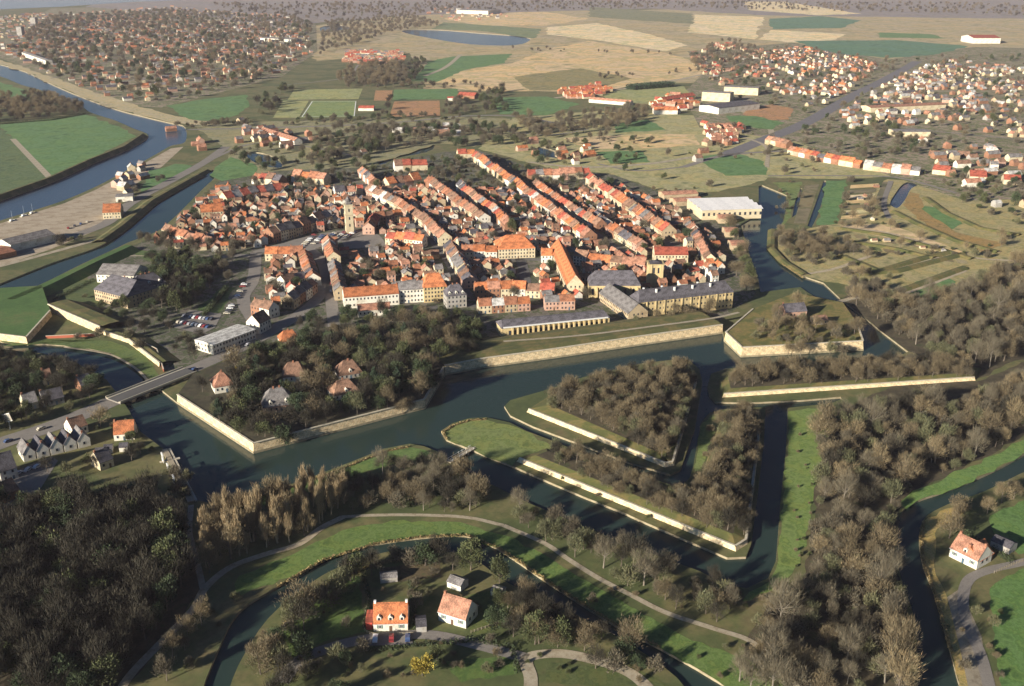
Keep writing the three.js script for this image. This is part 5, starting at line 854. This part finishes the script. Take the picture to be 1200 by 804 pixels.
wood([[0, 60], [60, 20], [200, 12], [365, 25], [370, 62], [300, 100], [190, 122], [70, 92]], 30, ['scrub', 'grey', 'green', 'bare'], 'between the riverside suburb houses', .9, 1.5, .8);
wood([[805, 62], [940, 54], [1040, 72], [1140, 66], [1300, 70], [1300, 250], [1140, 236], [1080, 180], [1000, 150], [930, 140], [840, 106]], 30, ['scrub', 'grey', 'green', 'bare'], 'between the eastern suburb houses', .6, 1.05, .65);
wood([[1070, 200], [1300, 220], [1300, 275], [1195, 270], [1130, 240]], 16, ['scrub', 'bush', 'scrub', 'green'], 'in the garden suburb', .6, 1, .7);
wood([[800, 70], [850, 48], [890, 55], [880, 75], [820, 85]], 30, ['bare', 'grey'], 'round the red roofed estate', .9, 1.3, .8);
wood([[380, 26], [480, 18], [520, 30], [460, 38], [400, 60], [370, 66]], 30, ['grey', 'bare', 'grey', 'scrub'], 'in the far woods by the blue pool', .9, 1.4, .9);
wood([[250, 6], [480, 4], [700, 2], [1200, 6], [1300, 10], [1300, 22], [1000, 14], [760, 10], [480, 18], [300, 26]], 48, ['grey', 'dark', 'bare', 'scrub'], 'on the skyline', .9, 1.5, .75);
wood([[340, 742], [400, 752], [430, 758], [430, 830], [310, 830]], 8, ['green', 'dark', 'bush', 'scrub'], 'below the grey lane', .5, .85, .7);
wood([[440, 765], [520, 758], [600, 762], [600, 770], [520, 776], [440, 830]], 7, ['bush', 'green', 'bush'], 'in the front gardens', .45, .75, .6);
wood([[560, 700], [630, 705], [690, 732], [740, 760], [780, 795], [700, 778], [650, 762], [590, 755]], 7.5, ['dark', 'bare', 'green', 'scrub'], 'in the garden by the brook', .55, .85, .75);
wood([[226, 735], [250, 722], [245, 745], [215, 800], [180, 800], [200, 770]], 7, ['grey', 'tan', 'scrub'], 'on the bank beside the tan path', .5, .8, .85);
wood([[1085, 612], [1112, 598], [1190, 568], [1250, 545], [1250, 556], [1180, 590], [1150, 610], [1125, 618], [1100, 650]], 8, ['bare', 'scrub', 'tan', 'bush'], 'round the lone canal house', .5, .85, .7);
wood([[200, 556], [222, 560], [228, 600], [215, 600]], 5, ['bush', 'scrub'], 'beside the sluice', .6, .9, .8);
treeAt(495, 792, 'yellow', .95, 'in front of the two cottages'); treeAt(384, 446, 'yellow', .62, 'beside the brown villas', 4); treeAt(276, 438, 'yellow', .45, 'near the bridge road', 4); treeAt(118, 500, 'tan', .9, 'at the bridge end', 0.1);
for (const [x, y, s] of [[92, 398, .5], [117, 396, .6], [165, 410, .7], [150, 400, .6]]) treeAt(x, y, 'scrub', s * 1.3, 'on the lawn by the curved pool', .1);
for (const [x, y] of [[700, 655], [822, 640], [760, 625], [700, 600], [660, 580]]) treeAt(x, y - 18, 'bush', .5, 'on the berm of the chevron earthwork', .1);
wood([[90, 345], [150, 362], [205, 375], [200, 392], [150, 398], [120, 380]], 9, ['green', 'dark', 'scrub', 'bush'], 'behind the west curtain', .5, .85, .45);
wood([[160, 300], [215, 305], [200, 318], [165, 312]], 8, ['green', 'dark', 'scrub'], 'beside the arsenal wing', .5, .85, .6);
wood([[205, 395], [250, 395], [262, 410], [225, 425], [200, 420]], 8, ['green', 'scrub', 'dark'], 'behind the modern building', .5, .8, .6);
wood([[345, 385], [395, 362], [398, 385], [340, 400]], 7, ['green', 'bush', 'dark'], 'at the villa street end', .6, .9, .7);
wood([[300, 790], [330, 740], [380, 690], [400, 676], [455, 656], [520, 654], [560, 664], [590, 686], [580, 690], [540, 672], [480, 664], [420, 684], [380, 712], [350, 750], [325, 800]], 6, ['scrub', 'dark', 'ivy', 'green', 'bare', 'dark'], 'on the inner bank of the brook', .7, 1.15, .8);
wood([[590, 690], [630, 706], [690, 735], [740, 762], [790, 798], [740, 800], [700, 790], [640, 765], [600, 745]], 6.5, ['dark', 'green', 'scrub', 'dark', 'bare'], 'in the thicket by the brook', .55, .9, .7);
wood([[480, 664], [520, 660], [560, 672], [570, 692], [520, 690], [500, 720], [482, 720]], 7, ['green', 'bush', 'dark', 'scrub'], 'between the two cottages', .4, .7, .5);
hedge('dark garden hedge beside the orange cottage', [[425, 672], [432, 700], [428, 738]], 2.2, 1.6); hedge('dark hedge between the two cottages', [[480, 684], [486, 720], [484, 738]], 2, 1.5); hedge('clipped hedge along the grey lane', [[432, 764], [500, 756], [560, 752]], 1.6, 1.4); hedge('rough hedge along the turning circle', [[560, 752], [600, 760], [606, 790]], 1.8, 1.6); hedge('brown reedy fringe on the inner brook bank', [[333, 734], [378, 692], [400, 677], [450, 659], [490, 654]], 1.4, 2.2, [.22, .16, .06]); hedge('tall dark hedge beside the lone canal house', [[1118, 620], [1150, 640], [1185, 660]], 3, 2); hedge('hedge dividing the walled garden', [[62, 352], [110, 328]], 2, 2); hedge('dark hedge along the long lawn', [[238, 372], [266, 338]], 3, 3.4); hedge('low hedge line beyond the green field', [[0, 146], [60, 141], [100, 134]], 3, 3);
for (let i = 0; i < 26; i++) { const t = rnd(), x = 926 + rr(4, 40) * (1 - t * .5), y = 492 + t * 190; treeAt(x, y, 'bush', rr(.2, .4), 'on the grass bank of the straight moat arm', .06); }
for (let i = 0; i < 120; i++) { const p = [rr(240, 1180), rr(690, 800)], q = G(...p); if (free(q.x, q.z, 1) && !holes.some((h) => inPoly(q.x, q.z, h)) && clear(q.x, q.z, 1)) plant(pick(['bush', 'bush', 'scrub']), q.x, q.z, rr(.25, .55), 'scattered over the meadows'); }
for (const [px, step, mix, w, k] of [[[[330, 142], [560, 134], [562, 140], [330, 149]], 14, ['grey', 'scrub', 'green'], 'along the ring road', .6], [[[200, 148], [300, 140], [300, 149], [210, 154]], 12, ['grey', 'scrub'], 'beside the river lock', .6], [[[480, 72], [500, 70], [488, 100], [478, 104]], 14, ['dark', 'green'], 'beside the green meadow', .8], [[[440, 100], [560, 98], [562, 104], [440, 105]], 18, ['grey', 'scrub', 'dark'], 'behind the pitches', .6], [[[455, 118], [460, 118], [452, 140], [446, 140]], 12, ['dark', 'grey'], 'beside the clay court', .8], [[[515, 118], [560, 118], [560, 136], [518, 138]], 13, ['grey', 'scrub', 'dark'], 'round the red stand', .5], [[[260, 178], [350, 166], [440, 168], [430, 198], [330, 204], [300, 200]], 13, ['grey', 'scrub', 'green', 'ivy'], 'between the pond and the town', .6], [[[620, 162], [760, 160], [820, 176], [760, 198], [700, 206], [620, 194]], 15, ['scrub', 'grey', 'bush', 'green'], 'behind the back terrace', .4], [[[760, 200], [800, 205], [840, 222], [800, 232], [760, 222]], 13, ['scrub', 'green', 'bush'], 'behind the tan sheds', .5], [[[820, 150], [900, 152], [960, 170], [1040, 182], [1060, 206], [960, 208], [900, 206], [850, 196]], 17, ['scrub', 'grey', 'bush'], 'between park and long row', .4], [[[940, 150], [1060, 150], [1100, 180], [1010, 186], [940, 172]], 16, ['grey', 'scrub', 'green'], 'above the long row', .5], [[[905, 214], [945, 213], [930, 262], [908, 272]], 13, ['bush', 'scrub'], 'on the pool bank', .4], [[[1040, 212], [1060, 212], [1045, 226], [1040, 262], [1100, 280], [1190, 300], [1150, 310], [1040, 272], [980, 270]], 11, ['scrub', 'bush', 'tan', 'bush'], 'in the terraced gardens', .4], [[[985, 264], [1000, 212], [996, 212], [978, 262]], 8, ['bush', 'scrub'], 'along the green strip', .6], [[[700, 90], [835, 78], [838, 84], [700, 96]], 26, ['scrub', 'grey'], 'along the country lane', .5], [[[600, 56], [790, 62], [790, 65], [600, 60]], 34, ['scrub', 'grey'], 'on the heath hedgerow', .5], [[[130, 240], [200, 205], [205, 210], [140, 248]], 9, ['scrub', 'bush'], 'along the quay road', .5], [[[0, 296], [100, 276], [104, 282], [0, 304]], 7, ['bush', 'scrub', 'dark'], 'on the quay road verge', .7], [[[820, 505], [832, 492], [842, 488], [826, 540]], 7, ['bush'], 'on the green strip inside the chevron', .3]]) wood(px, step, mix, w, .6, 1.05, k);
for (const [a, b, l] of [[[86, 512], [104, 506], 'grey roofed house beside the approach road'], [[30, 482], [46, 478], 'dark roofed house below the billboard wood'], [[96, 460], [110, 456], 'small house at the pool edge'], [[6, 590], [24, 582], 'white house at the wood edge'], [[118, 552], [134, 546], 'low white house near the sluice']]) bigHouse('house', l, 'house', a, b, 9, { e: 4, r: 4, wall: pick(['white', 'cream', 'brick']), roof: pick(['slate', 'brown', 'grey']), chim: 1 });
const fenceM = mat({ c: [.32, .27, .2] }, T.stain, 2);
for (const [l, px] of [['wooden garden fence of the orange cottage', [[432, 700], [430, 742], [484, 744]]], ['wooden fence of the brown roofed cottage', [[552, 742], [590, 728], [600, 712]]], ['wooden paddock fence beside the lone house', [[1165, 672], [1194, 660], [1230, 650]]]]) { const P = smooth(GP(px), 10), o = thing('fence', l, 'fence', P[0][0], 0, P[0][1]); P.forEach(([x, z], i) => { const q = mesh('post', box(.14, 1.25, .14), fenceM, o); q.position.set(x - P[0][0], 0, z - P[0][1]); if (i + 1 < P.length) { const dx = P[i + 1][0] - x, dz = P[i + 1][1] - z, L = Math.hypot(dx, dz); for (const y of [.45, .95]) { const r = mesh('rail', box(L, .12, .06), fenceM, o); r.position.set(x - P[0][0] + dx / 2, y, z - P[0][1] + dz / 2); r.rotation.y = -Math.atan2(dz, dx); } } }); }
for (const [l, px] of [['tan reeds along the bend of the curved canal', [[1083, 612], [1079, 630], [1083, 663], [1096, 697], [1115, 765]]], ['tan reeds on the outer bank of the brook', [[325, 688], [378, 657], [438, 638], [494, 630], [548, 628], [582, 642], [613, 662], [643, 683], [673, 702], [716, 729], [773, 759]]], ['reeds at the edge of the wooded spit', [[903, 275], [904, 293], [917, 310], [941, 326]]], ['tan reeds on the shore below the moat', [[280, 588], [325, 576], [350, 569], [400, 550], [450, 530], [480, 524]]], ['reeds along the round head of the outer island', [[523, 516], [519, 507], [531, 499], [551, 493], [570, 492]]]]) hedge(l, px, .9, 1.2, [.26, .19, .08], 22, 'reed_fringe');
plantAll();
renderer.render(scene, camera);
